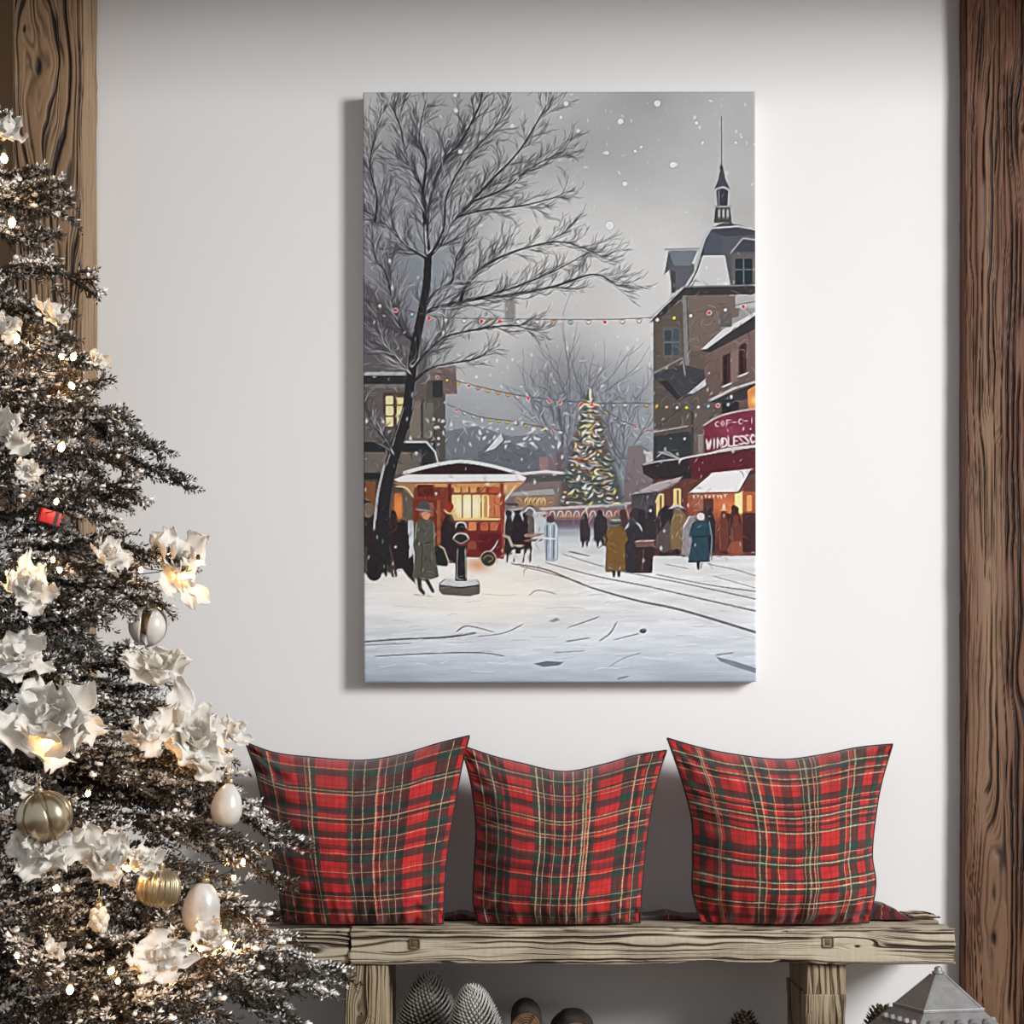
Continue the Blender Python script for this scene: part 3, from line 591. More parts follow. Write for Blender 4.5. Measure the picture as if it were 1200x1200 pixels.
    bough([(504, 300), (520, 270), (524, 230), (545, 190), (580, 150), (600, 116)], 1.5, .4, .9, False, 2, 34)
    P.curve(T([(478, 500), (470, 506), (466, 512)]), 2.4, 3, bk); P.curve(T([(478, 478), (474, 500), (468, 512)]), 3.2, 4, bk)
    P.rect(X(592), Y(352), X(604), Y(378), (120, 118, 114), .75, None, 1.5)
    # curls of lighter and darker paint over the dark masses
    for k_ in range(1500):
        x = R.uniform(0, 460); y = R.uniform(220, 570); iy_, ix_ = min(H-1, int(y*scale)), min(W-1, int(x*scale)); c0 = P.im[iy_, ix_]
        if c0.mean() < .62:
            f = R.choice((.72, .8, 1.3, 1.45)); a_ = R.uniform(0, 6.3); L = R.uniform(2, 6); b_ = a_+R.uniform(-1, 1)
            P.line([(x, y), (x+math.cos(a_)*L, y+math.sin(a_)*L), (x+math.cos(a_)*L+math.cos(b_)*L, y+math.sin(a_)*L+math.sin(b_)*L)], .5, .35, tuple(np.clip(c0*255*f+(6 if f > 1 else 0), 0, 255)), .6)
    # --- strings of lamps
    cols = ((206, 36, 36), (226, 200, 70), (150, 190, 214), (232, 226, 210), (206, 36, 36), (232, 170, 110), (240, 238, 234))
    def string(pts, gap, r0, r1, drop):
        sp = spline(T(pts), 24); P.line(sp, .45, .45, (86, 84, 86), .85)
        acc = 0; i = 0; tot = len(sp)
        for k in range(1, tot):
            d = math.hypot(sp[k][0]-sp[k-1][0], sp[k][1]-sp[k-1][1]); acc += d
            if acc > gap:
                acc = 0; x, y = sp[k]; c = cols[R.randrange(len(cols))]; r = r0+(r1-r0)*k/tot
                P.dot(x, y+drop, r+.9, (70, 68, 70) if sum(c) > 420 else (226, 222, 218), .75); P.dot(x, y+drop, r, c)
    string([(427, 350), (470, 362), (520, 372), (600, 374), (690, 375), (760, 373), (820, 366), (886, 354)], 19, 2.1, 2.1, 3.2)
    string([(502, 437), (545, 449), (600, 462), (650, 469), (700, 473), (752, 473), (800, 476), (860, 472)], 11, 1.6, 1.9, 2.4)
    string([(524, 474), (560, 488), (600, 494), (640, 502), (662, 506)], 10, 1.6, 1.4, 2)
    string([(700, 476), (730, 494), (764, 506)], 12, 1.3, 1.3, 1.5)
    for k_ in range(85):
        x = R.uniform(505, 660); y = 505+R.uniform(-14, 16)+.03*(x-505); P.dot(X(x), Y(y), R.uniform(.9, 1.9), (226, 226, 226), .9)
    # --- falling snow
    for (x, y, r) in ((715, 265, 5), (771, 122, 3.8), (728, 143, 3.4), (733, 216, 3), (789, 194, 3.6), (664, 122, 3), (678, 154, 2.2), (817, 145, 2.2), (601, 148, 2.6), (745, 178, 2), (712, 180, 2.4), (540, 178, 2.6), (658, 138, 2.2), (824, 168, 2), (833, 119, 1.6), (863, 168, 1.8), (534, 112, 2.4), (535, 130, 2.6), (870, 162, 1.4), (752, 173, 1.8)):
        P.dot(X(x), Y(y), r+.7, (130, 130, 132), .45); P.dot(X(x), Y(y), r, (228, 228, 227), .95)
    for k_ in range(620):
        x = R.uniform(427, 886); y = R.uniform(110, 690) if R.random() < .75 else R.uniform(420, 620); r = R.choice((.5, .6, .7, .8, 1.0, 1.3, 1.7)); e = R.uniform(.7, 1.5)
        P.dot(X(x), Y(y), r, (226, 227, 228), R.uniform(.45, .95), r*e)
    # --- brush look: smear along the strokes, sharpen across them, faint canvas weave
    im = np.clip(P.im, 0, 1)
    jit = (vnoise(H, W, 3.2, rng, 2)-0.5)
    edge = blur(np.abs(np.gradient(im.mean(-1), axis=0))+np.abs(np.gradient(im.mean(-1), axis=1)), 5); edge = np.clip(edge*22, .22, 1)
    work = np.clip(im+(jit*edge*0.11)[..., None], 0, 1)
    lum = blur(work.mean(-1), 1)
    gx = np.gradient(lum, axis=1); gy_ = np.gradient(lum, axis=0)
    r = 4
    jxx = blur(gx*gx, r); jyy = blur(gy_*gy_, r); jxy = blur(gx*gy_, r)
    th = 0.5*np.arctan2(2*jxy, jxx-jyy)+math.pi/2
    tx_, ty_ = np.cos(th).astype(np.float32), np.sin(th).astype(np.float32)
    iy, ix = np.mgrid[0:H, 0:W].astype(np.float32)
    acc = work.copy(); wsum = 1.0
    for sgn in (-1, 1):
        py, px = iy.copy(), ix.copy(); vy, vx = ty_*sgn, tx_*sgn
        for k_ in range(5):
            py += vy; px += vx
            acc += samp(work, py, px)*(1-k_*.13); wsum += 1-k_*.13
            nx = samp(tx_, py, px); ny = samp(ty_, py, px); s_ = np.sign(nx*vx+ny*vy); s_[s_ == 0] = 1
            vx, vy = nx*s_, ny*s_
    acc /= wsum
    sharp = acc+.8*(acc-blur(acc, 2))+.25*(acc-blur(acc, 5))
    l2 = blur(sharp.mean(-1), 1)
    emb = np.gradient(l2, axis=0)+np.gradient(l2, axis=1)*.6
    sharp = sharp+np.clip(emb, -.12, .12)[..., None]*.45
    wv = .006*(np.sin(ix*math.pi*2/3.1)+np.sin(iy*math.pi*2/3.1))
    return np.clip(sharp+wv[..., None].astype(np.float32), 0.02, .96)
# ================================================================= room shell
def plaster(name, c1, c2):
    m, nt, b = nmat(name); v = objco(nt)
    f = noise_tex(nt, 1.3, 4, .5, v); g = noise_tex(nt, 55, 5, .6, v); h = noise_tex(nt, 4.5, 3, .5, objco(nt, 1, 1, 2.2))
    nt.links.new(mixc(nt, f, c1, c2), b.inputs['Base Color']); b.inputs['Roughness'].default_value = .85
    bump(nt, b, math_(nt, 'ADD', math_(nt, 'MULTIPLY', h, 2.0), math_(nt, 'MULTIPLY', g, .25)), .16, .004)
    return m
M_wall = plaster('white_plaster', srgb(235, 233, 231), srgb(239, 237, 235))
M_brown = plaster('brown_plaster', srgb(158, 122, 92), srgb(170, 134, 102))
mb = MB().box(-0.93, 0, -.02, 3.2, .12, 2.8); tag(obj('wall_back', mb.mesh('wall_back', M_wall, False)), 'white plaster wall behind the picture and the bench', 'wall', kind='structure')
mb = MB().box(-3.2, .0, -.02, -0.93, .12, 2.8); tag(obj('wall_left', mb.mesh('wall_left', M_brown, False)), 'brown plaster strip of wall left of the left timber post', 'wall', kind='structure')
M_floor = simple('floor_oak', srgb(120, 92, 66), srgb(96, 70, 48), 6, .5, 0, .2, .002, (1, 9, 1))
mb = MB().box(-3.2, -5.6, -.1, 3.2, .0, 0.0); tag(obj('floor', mb.mesh('floor', M_floor, False)), 'brown wooden floor under the bench', 'floor', kind='structure')
M_ceil = simple('ceiling_wood', srgb(112, 84, 60), srgb(86, 62, 42), 5, .7, 0, .2, .003, (1, 8, 1))
mb = MB().box(-3.2, -2.2, 2.72, 3.2, .0, 2.8); tag(obj('ceiling', mb.mesh('ceiling', M_ceil, False)), 'dark timber ceiling above the wall', 'ceiling', kind='structure')

# ---------------------------------------------------------------- weathered timber
def sm(x, a, b):
    t = np.clip((x-a)/(b-a), 0, 1); return t*t*(3-2*t)
def vn(s, t, cs, ct, rng):
    """Value noise over arrays s, t (metres) with cells cs x ct."""
    gs, gt = s/cs, t/ct; g = rng.random((256, 256)); a = np.floor(gs).astype(int); b = np.floor(gt).astype(int)
    fs, ft = gs-a, gt-b; fs = fs*fs*(3-2*fs); ft = ft*ft*(3-2*ft)
    G = lambda i, j: g[i % 256, j % 256]
    return (G(a, b)*(1-fs)+G(a+1, b)*fs)*(1-ft)+(G(a, b+1)*(1-fs)+G(a+1, b+1)*fs)*ft
def grain(s, t, seed, freq, knots, wob=.012):
    """0..1 crevice field over across-grain s and along-grain t; knots are (s, t, size_s, size_t, strength)."""
    rng = np.random.default_rng(seed)
    p = s+wob*2*(vn(s, t, .07, .42, rng)-.5)+wob*.55*(vn(s, t, .022, .12, rng)-.5)
    p = p+wob*.32*(vn(s, t, .011, .045, rng)-.5)
    for ks, kt, ls, lt, k in knots:
        e = np.exp(-((t-kt)/lt)**2-((s-ks)/ls)**2); p = p-(s-ks)*k*e
        p = p+ls*.35*e*(k > 1)*np.abs(t-kt)/lt
    r = p*freq+1.1*vn(s, t, .05, .6, rng)
    fr = r-np.floor(r); idx = np.floor(r).astype(int)
    wgt = np.random.default_rng(seed+5).random(512)[idx % 512]
    fade = vn(s, t, .03, .17, rng)
    ln = np.exp(-((fr-.5)/(.09+.13*wgt))**2)*(.25+.75*wgt)*sm(fade, .12, .5)
    r2 = p*freq*3.3+2*vn(s, t, .02, .3, rng); f2 = r2-np.floor(r2)
    fine = np.exp(-((f2-.5)/.2)**2)*.38*sm(vn(s, t, .02, .1, rng), .35, .75)
    r3 = p*freq*.62+.8*vn(s, t, .03, .4, rng)+.5; f3 = r3-np.floor(r3); w3 = np.random.default_rng(seed+6).random(512)[np.floor(r3).astype(int) % 512]
    crack = np.exp(-((f3-.5)/.045)**2)*sm(vn(s, t, .025, .22, rng), .42, .6)*(.5+.5*w3)
    g = np.clip(ln+fine+crack, 0, 1)
    for ks, kt, ls, lt, k in knots:
        if k > 1.05: g = np.maximum(g, np.exp(-((t-kt)/(lt*.10))**2-((s-ks)/(ls*.14))**2)*.95)
    return g
def timber(name, W, D, L, mat, seed, freq, knots=(), nu=80, nv=None, depth=.004, wane=.004, rad=.006, parent=None, tone=None, ends=.0, ns=30):
    """A squared timber along +Z: faces W (x) and D (y), its front face at y=-D/2; crevices are cut into the surface."""
    hw, hd = W/2, D/2; c = [(-hw+rad, -hd), (hw-rad, -hd), (hw, -hd+rad), (hw, hd-rad), (hw-rad, hd), (-hw+rad, hd), (-hw, hd-rad), (-hw, -hd+rad)]
    c = np.array(c); seg = np.roll(c, -1, 0)-c; ln = np.hypot(seg[:, 0], seg[:, 1]); tot = ln.sum()
    pts = []; ss = []; acc = 0
    for i in range(8):
        k = nu if i == 0 else (ns if i in (2, 6) else (8 if i == 4 else 3))
        for j in range(k): pts.append(c[i]+seg[i]*j/k); ss.append(acc+ln[i]*j/k)
        acc += ln[i]
    pts = np.array(pts); ss = np.array(ss)-(W/2-rad); n = len(pts)
    nor = np.stack([np.gradient(np.append(pts[:, 1], pts[0, 1]))[:n], -np.gradient(np.append(pts[:, 0], pts[0, 0]))[:n]], -1)
    nor /= np.linalg.norm(nor, axis=1)[:, None]+1e-9
    tt = np.linspace(0, L, nv); S, T_ = np.meshgrid(ss, tt)
    g = grain(S, T_, seed, freq, knots)
    rng = np.random.default_rng(seed+9)
    d = -depth*g+wane*(vn(S, T_, .06, .25, rng)-.5)
    corner = np.exp(-np.minimum(np.abs(np.abs(S)-W/2), np.abs(np.abs(S)-W/2-D))**2/.012**2)
    d -= corner*wane*1.6*sm(vn(S, T_, .3, .09, rng), .45, .9)
    X = pts[None, :, 0]+nor[None, :, 0]*d; Yv = pts[None, :, 1]+nor[None, :, 1]*d
    Z = T_+ends*(vn(S, T_*0, .02, 1, rng)-.5)*((T_ < 1e-6)*1.0+(T_ > L-1e-6)*1.0)
    V = np.stack([X, Yv, Z], -1).reshape(-1, 3)
    tn = np.clip(tone(S, T_), 0, 1).ravel() if tone else vn(S, T_, .08, .6, rng).ravel()
    gg = g.ravel(); q = grid_quads(n, nv, True)
    V = np.concatenate([V, [(0, 0, 0), (0, 0, L)]]); k0 = n*nv
    ar = np.arange(n); tr = np.concatenate([np.stack([np.full(n, k0), (ar+1) % n, ar], -1), np.stack([np.full(n, k0+1), (nv-1)*n+ar, (nv-1)*n+(ar+1) % n], -1)])
    return np_mesh(name, V, q, tr, True, mat, {'grain': np.append(gg, [.3, .3]), 'tone': np.append(tn, [.3, .3])})
def wood_mat(name, light, mid, dark, pale, rough=.6):
    m, nt, b = nmat(name)
    g = N(nt, 'ShaderNodeAttribute', attribute_name='grain').outputs['Fac']; t = N(nt, 'ShaderNodeAttribute', attribute_name='tone').outputs['Fac']
    f = noise_tex(nt, 9, 6, .65, objco(nt, 14, 14, 1)); f2 = noise_tex(nt, 60, 4, .6, objco(nt, 3, 3, .5))
    base = mixc(nt, t, mid, pale); base = mixc(nt, math_(nt, 'MULTIPLY', f, .8), base, light)
    base = mixc(nt, math_(nt, 'MULTIPLY', f2, .35), base, dark)
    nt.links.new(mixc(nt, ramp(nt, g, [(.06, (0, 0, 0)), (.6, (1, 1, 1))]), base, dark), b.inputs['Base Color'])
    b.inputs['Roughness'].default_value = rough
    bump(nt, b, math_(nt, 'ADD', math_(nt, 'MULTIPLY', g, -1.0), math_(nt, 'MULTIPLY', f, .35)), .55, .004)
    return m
M_postL = wood_mat('post_wood_grey_brown', srgb(176, 136, 98), srgb(138, 102, 70), srgb(38, 24, 15), srgb(176, 150, 116))
M_postR = wood_mat('post_wood_red_brown', srgb(120, 74, 38), srgb(88, 46, 18), srgb(26, 12, 6), srgb(164, 136, 104))
M_bench = wood_mat('bench_wood', srgb(214, 200, 176), srgb(188, 170, 142), srgb(64, 48, 34), srgb(206, 190, 164), .7)
M_leg = wood_mat('bench_leg_wood', srgb(188, 170, 140), srgb(160, 140, 110), srgb(92, 72, 52), srgb(176, 158, 128), .7)

# left post: face px 14..97 plus its right side; right post: from px 1130 out of the frame
DL, DR = .185, .06
xl0, xl1 = at(14, 0, -DL).x, at(97, 0, -DL).x
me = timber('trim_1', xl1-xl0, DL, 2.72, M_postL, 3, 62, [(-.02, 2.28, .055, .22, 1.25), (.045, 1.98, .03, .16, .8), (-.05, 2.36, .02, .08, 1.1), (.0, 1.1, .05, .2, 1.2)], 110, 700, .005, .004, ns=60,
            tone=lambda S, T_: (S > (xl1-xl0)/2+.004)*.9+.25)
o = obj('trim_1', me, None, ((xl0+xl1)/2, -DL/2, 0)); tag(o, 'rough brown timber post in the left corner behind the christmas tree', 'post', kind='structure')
xr0 = at(1130, 0, -DR).x; xr1 = at(1236, 0, -DR).x; wr = xr1-xr0
def tone_r(S, T_):
    u = (S+wr/2)/wr; rng = np.random.default_rng(77)
    c = .30+.10*(vn(S*0, T_, 1, .5, rng)-.5); wd = .07+.12*sm(2.0-T_, 0, .9)
    return 1.0*np.exp(-((u-c)/wd)**2)*(.25+.75*vn(S, T_, .04, .25, rng))*sm(2.45-T_, -.2, .7)
me = timber('trim_2', wr, DR, 2.72, M_postR, 8, 74, [(-.035, .41, .034, .16, 1.5), (-.02, .56, .03, .16, .9), (.03, 2.18, .025, .10, 1.2), (.035, .99, .022, .07, 1.1), (-.05, .70, .02, .1, .8)], 110, 700, .004, .003, tone=tone_r)
o = obj('trim_2', me, None, ((xr0+xr1)/2, -DR/2, 0)); tag(o, 'red brown timber post with a pale weathered streak right of the bench', 'post', kind='structure')
me = timber('added_shade_beam', .20, .20, 4.4, M_postL, 15, 62, [], 30, 60, .004, .004)  # added out-of-view beam, placed to block window light from the upper wall
M = Matrix(((0, 0, 1, 0), (0, 1, 0, 0), (-1, 0, 0, 0), (0, 0, 0, 1))); me.transform(M)
o = obj('added_shade_beam', me, None, (-2.2, -.75, 2.50)); tag(o, 'added brown timber beam, out of view above the picture, shading the upper wall', 'beam', kind='structure')
# ================================================================= the canvas print
pc = at(655.7, 453.4, -.055); root = empty('canvas_print', (pc.x, 0, pc.z)); root.rotation_euler = (0, math.radians(-.1), 0)
tag(root, 'large unframed canvas print of a snowy market square hung on the white wall', 'picture')
CW, CH, CD = .8574, 1.2908, .055
m, nt, b = nmat('canvas_edge_cloth'); v = objco(nt); f = noise_tex(nt, 400, 2, .5, v)
nt.links.new(mixc(nt, f, srgb(196, 194, 190), srgb(212, 210, 206)), b.inputs['Base Color']); b.inputs['Roughness'].default_value = .8
mb = MB().box(-CW/2, -CD+.0012, -CH/2, CW/2, -.001, CH/2, .003); obj('canvas_edge', mb.mesh('canvas_edge', m, True), root)
pic = paint_winter_scene(2.0)
nu, nv = 500, 752
uu = np.linspace(0, 1, nu); vv = np.linspace(0, 1, nv); U, V_ = np.meshgrid(uu, vv)
c = samp(pic, V_*(pic.shape[0]-1), U*(pic.shape[1]-1))
lin = np.where(c <= .04045, c/12.92, ((c+.055)/1.055)**2.4)
ed = np.minimum(np.minimum(U, 1-U)*CW, np.minimum(V_, 1-V_)*CH); yb = -CD+.0022*np.clip(1-ed/.003, 0, 1)**2
V = np.stack([(U-.5)*CW, yb, (.5-V_)*CH], -1)
m, nt, b = nmat('printed_canvas'); col = N(nt, 'ShaderNodeAttribute', attribute_name='ink').outputs['Color']
nt.links.new(col, b.inputs['Base Color']); b.inputs['Roughness'].default_value = .75; b.inputs['Specular IOR Level'].default_value = .2
wv = N(nt, 'ShaderNodeTexWave'); wv.inputs['Scale'].default_value = 190; nt.links.new(objco(nt), wv.inputs['Vector'])
bump(nt, b, wv.outputs['Fac'], .05, .0005)
me = np_mesh('picture', V.reshape(-1, 3), grid_quads(nu, nv)[:, ::-1], None, True, m, {'ink': lin.reshape(-1, 3)})
obj('picture', me, root)

# ================================================================= the bench
BZ, BF, BB = .463, -.400, -.050           # top height, front and back planes
bench = empty('bench', (0, (BF+BB)/2, 0)); tag(bench, 'rustic pale timber bench with chunky slab legs against the white wall', 'bench')
BT = .074; bd = BB-BF; rx = Matrix.Rotation(PI/2, 4, 'Y')
def lay(me, x0, z, tilt=0):             # a timber made along Z, laid along +X with its y face kept at the front
    M = Matrix.Translation((x0, 0, z)) @ Matrix(((0, 0, 1, 0), (0, 1, 0, 0), (-1, 0, 0, 0), (0, 0, 0, 1)))
    me.transform(M); return me
xa = at(235, 0, BF).x; xm = at(411, 0, BF).x; xe = at(1119, 0, BF).x
me = timber('seat_plank', BT, bd, xe-xm, M_bench, 21, 84, [(.012, .30, .018, .10, .8), (-.012, .62, .02, .12, .9), (.0, 1.03, .016, .05, 1.2), (.005, .10, .02, .06, 1.0)], 72, 620, .006, .005, .007, ends=.012)
obj('seat_plank', lay(me, xm, BZ-BT/2), bench)
me = timber('seat_plank', BT*.93, bd-.006, xm-xa-.004, M_bench, 22, 84, [(.0, .2, .02, .09, 1.15)], 72, 240, .006, .005, .006, ends=.008)
obj('seat_plank', lay(me, xa, BZ-BT/2-.001), bench, (0, .003, 0))
def slab_leg(px0, px1, seed, split=None):
    y0 = BF+.012; x0, x1 = at(px0, 0, y0).x, at(px1, 0, y0).x; w_ = x1-x0; cx = (x0+x1)/2; d_ = BB-y0-.01; zt = BZ-BT-.003
    if not split:
        me = timber('leg', w_, d_, zt, M_leg, seed, 80, [(-.01, zt-.10, .02, .05, 1.1)], 70, 200, .005, .004, .006)
        lg = obj('leg', me, bench, (cx, y0+d_/2-(BF+BB)/2, 0))
    else:
        zs = at(0, split, y0).z
        me = timber('leg', w_, d_, zs, M_leg, seed, 80, [(.01, zs-.05, .02, .05, .9)], 70, 150, .005, .005, .006); lg = obj('leg', me, bench, (cx, y0+d_/2-(BF+BB)/2, 0))
        me = timber('leg_block', w_*.93, d_-.012, zt-zs, M_leg, seed+1, 90, [], 70, 50, .004, .003, .004); obj('leg_block', me, lg, (.002, .004, zs))
    return lg
la = slab_leg(402, 455, 31); lb = slab_leg(944, 994, 33, 1166)
# square pegs let into the front edge
M_peg = simple('peg_wood', srgb(120, 98, 72), srgb(84, 64, 44), 60, .7, 0, .4, .002)
for (px, py, s_) in ((486, 1106, .019), (970, 1104, .021)):
    p = at(px, py, BF-.001); fr = MB()
    for (dx, dz, a_, b_) in ((-s_/2, 0, .003, s_), (s_/2, 0, .003, s_), (0, -s_/2, s_, .003), (0, s_/2, s_, .003)):
        fr.box(dx-a_/2, -.003, dz-b_/2, dx+a_/2, .003, dz+b_/2, .0008)
    fr.box(-s_*.3, -.0015, -s_*.3, s_*.3, .003, s_*.3, .001)
    obj('peg', fr.mesh('peg', M_peg), bench, (p.x, p.y-(BF+BB)/2, p.z))

# ================================================================= tartan
RED, GRN, BLK, CRM, MAR = srgb(186, 30, 28), srgb(24, 54, 44), srgb(20, 19, 21), srgb(218, 190, 146), srgb(96, 24, 28)
def sett(spans, ground):
    """Constant ramp stops from (start, end, colour) spans over a ground colour."""
    st = [(0.0, ground)]
    for a_, b_, c_ in spans: st += [(a_, c_), (b_, ground)]
    out = []
    for p, c_ in st:
        if out and abs(out[-1][0]-p) < 1e-4: out[-1] = (p, c_)
        else: out.append((p, c_))
    return out[:32]
def lines(ps, w=.006):
    st = [(0.0, (0, 0, 0))]
    for p in ps: st += [(p-w/2, (1, 1, 1)), (p+w/2, (0, 0, 0))]
    return st[:32]
def tartan(name, warp, weft, wl, fl, wl_a=.8, fl_a=.75, tile=1.0):
    m, nt, b = nmat(name)
    tc = N(nt, 'ShaderNodeTexCoord'); nz = N(nt, 'ShaderNodeTexNoise'); nz.inputs['Scale'].default_value = 7*tile; nz.inputs['Detail'].default_value = 3
    nt.links.new(tc.outputs['UV'], nz.inputs['Vector'])
    sub = N(nt, 'ShaderNodeVectorMath', operation='SUBTRACT'); nt.links.new(nz.outputs['Color'], sub.inputs[0]); sub.inputs[1].default_value = (.5, .5, .5)
    scl = N(nt, 'ShaderNodeVectorMath', operation='SCALE'); nt.links.new(sub.outputs[0], scl.inputs[0]); scl.inputs['Scale'].default_value = .016
    add = N(nt, 'ShaderNodeVectorMath', operation='ADD'); nt.links.new(tc.outputs['UV'], add.inputs[0]); nt.links.new(scl.outputs[0], add.inputs[1])
    sp = N(nt, 'ShaderNodeSeparateXYZ'); nt.links.new(add.outputs[0], sp.inputs[0])
    u, v = sp.outputs[0], sp.outputs[1]
    if tile != 1.0: u = math_(nt, 'FRACT', math_(nt, 'MULTIPLY', u, tile))
    cw = ramp(nt, u, warp, 'CONSTANT'); cf = ramp(nt, v, weft, 'CONSTANT')
    tw = math_(nt, 'FRACT', math_(nt, 'MULTIPLY', math_(nt, 'ADD', math_(nt, 'MULTIPLY', u, 120.0), math_(nt, 'MULTIPLY', v, 120.0)), 1.0))
    thr = N(nt, 'ShaderNodeTexNoise'); mp = N(nt, 'ShaderNodeMapping'); mp.inputs['Scale'].default_value = (190, 14, 1); nt.links.new(tc.outputs['UV'], mp.inputs[0]); nt.links.new(mp.outputs[0], thr.inputs['Vector']); thr.inputs['Scale'].default_value = 1.0
    thf = N(nt, 'ShaderNodeTexNoise'); mp2 = N(nt, 'ShaderNodeMapping'); mp2.inputs['Scale'].default_value = (16, 190, 1); nt.links.new(tc.outputs['UV'], mp2.inputs[0]); nt.links.new(mp2.outputs[0], thf.inputs['Vector']); thf.inputs['Scale'].default_value = 1.0
    fac = math_(nt, 'ADD', math_(nt, 'MULTIPLY', tw, .3), math_(nt, 'MULTIPLY', thr.outputs['Fac'], .6))
    base = mixc(nt, .68, mixc(nt, fac, cw, cf), mixc(nt, 1.0, cw, cf, 'DARKEN'))
    lw = math_(nt, 'MULTIPLY', ramp(nt, u, lines(wl), 'CONSTANT'), math_(nt, 'MULTIPLY', math_(nt, 'ADD', math_(nt, 'MULTIPLY', thf.outputs['Fac'], 1.6), -.05), wl_a))
    lf = math_(nt, 'MULTIPLY', ramp(nt, v, lines(fl), 'CONSTANT'), math_(nt, 'MULTIPLY', math_(nt, 'ADD', math_(nt, 'MULTIPLY', thr.outputs['Fac'], 1.6), -.10), fl_a))
    base = mixc(nt, lf, base, CRM); base = mixc(nt, lw, base, CRM)
    sh = math_(nt, 'ADD', math_(nt, 'MULTIPLY', thr.outputs['Fac'], .95), math_(nt, 'MULTIPLY', thf.outputs['Fac'], .6))
    hsv = N(nt, 'ShaderNodeHueSaturation'); nt.links.new(base, hsv.inputs['Color']); fs = math_(nt, 'ADD', math_(nt, 'LESS_THAN', math_(nt, 'FRACT', math_(nt, 'MULTIPLY', u, 31.0)), .26), math_(nt, 'LESS_THAN', math_(nt, 'FRACT', math_(nt, 'MULTIPLY', v, 27.0)), .24))
    val = math_(nt, 'MULTIPLY', math_(nt, 'ADD', sh, .26), math_(nt, 'SUBTRACT', 1.0, math_(nt, 'MULTIPLY', fs, .22))); nt.links.new(val, hsv.inputs['Value'])
    nt.links.new(hsv.outputs[0], b.inputs['Base Color']); b.inputs['Roughness'].default_value = .85
    b.inputs['Sheen Weight'].default_value = .15
    bump(nt, b, math_(nt, 'ADD', sh, math_(nt, 'MULTIPLY', tw, .2)), .35, .0015)
    return m
G, K, R_, D_ = GRN, BLK, RED, MAR
T1 = tartan('tartan_cloth_one', sett([(.0, .04, K), (.05, .10, G), (.11, .15, G), (.22, .255, D_), (.255, .265, K), (.27, .31, G), (.46, .50, G), (.50, .53, K), (.53, .60, G), (.61, .65, D_), (.65, .72, G), (.72, .76, K), (.87, .97, G)], R_),
     sett([(.06, .10, G), (.17, .20, K), (.28, .32, G), (.345, .365, K), (.42, .46, G), (.50, .53, D_), (.56, .60, G), (.69, .73, G), (.78, .81, K), (.88, .91, G)], R_)[::1],
     [.095, .262, .283, .485, .535, .60, .632, .676, .715, .93], [.055, .185, .205, .345, .375, .465, .55, .66, .805, .83, .92], .85, .62)
T2 = tartan('tartan_cloth_two', sett([(.04, .09, D_), (.10, .17, G), (.18, .21, K), (.335, .40, G), (.40, .43, K), (.44, .50, G), (.51, .56, D_), (.57, .62, G), (.63, .655, K), (.655, .67, G), (.80, .86, G), (.87, .90, K), (.92, .97, G)], R_),
     sett([(.05, .09, G), (.14, .155, K), (.22, .26, G), (.305, .325, K), (.37, .41, D_), (.44, .47, G), (.53, .58, G), (.60, .64, D_), (.665, .70, G), (.79, .83, G), (.90, .94, K)], R_),
     [.06, .13, .365, .395, .45, .50, .545, .60, .615, .635, .87, .93], [.065, .155, .18, .315, .335, .405, .425, .52, .66, .80, .845, .93], .85, .6)
T3 = tartan('tartan_cloth_three', sett([(.03, .06, G), (.10, .14, D_), (.155, .19, G), (.31, .36, G), (.39, .42, G), (.47, .52, D_), (.56, .61, G), (.61, .625, K), (.63, .66, G), (.76, .80, G), (.82, .88, G), (.93, .97, G)], R_),
     sett([(.05, .09, G), (.115, .135, K), (.22, .26, G), (.285, .30, K), (.33, .36, G), (.385, .40, K), (.42, .44, G), (.52, .57, G), (.60, .64, G), (.70, .73, G), (.76, .79, G), (.835, .86, K), (.92, .95, D_)], R_),
     [.125, .135, .33, .365, .43, .575, .60, .625, .64, .80, .83], [.06, .115, .155, .265, .305, .345, .375, .435, .575, .615, .72, .755, .845, .875], .6, .85)
T4 = tartan('tartan_throw_cloth', sett([(.1, .25, G), (.3, .34, K), (.5, .66, G), (.8, .84, K)], MAR), sett([(.1, .3, G), (.45, .5, K), (.6, .75, G)], MAR), [.18, .42, .72], [.2, .55, .85], .7, .6, tile=6.0)

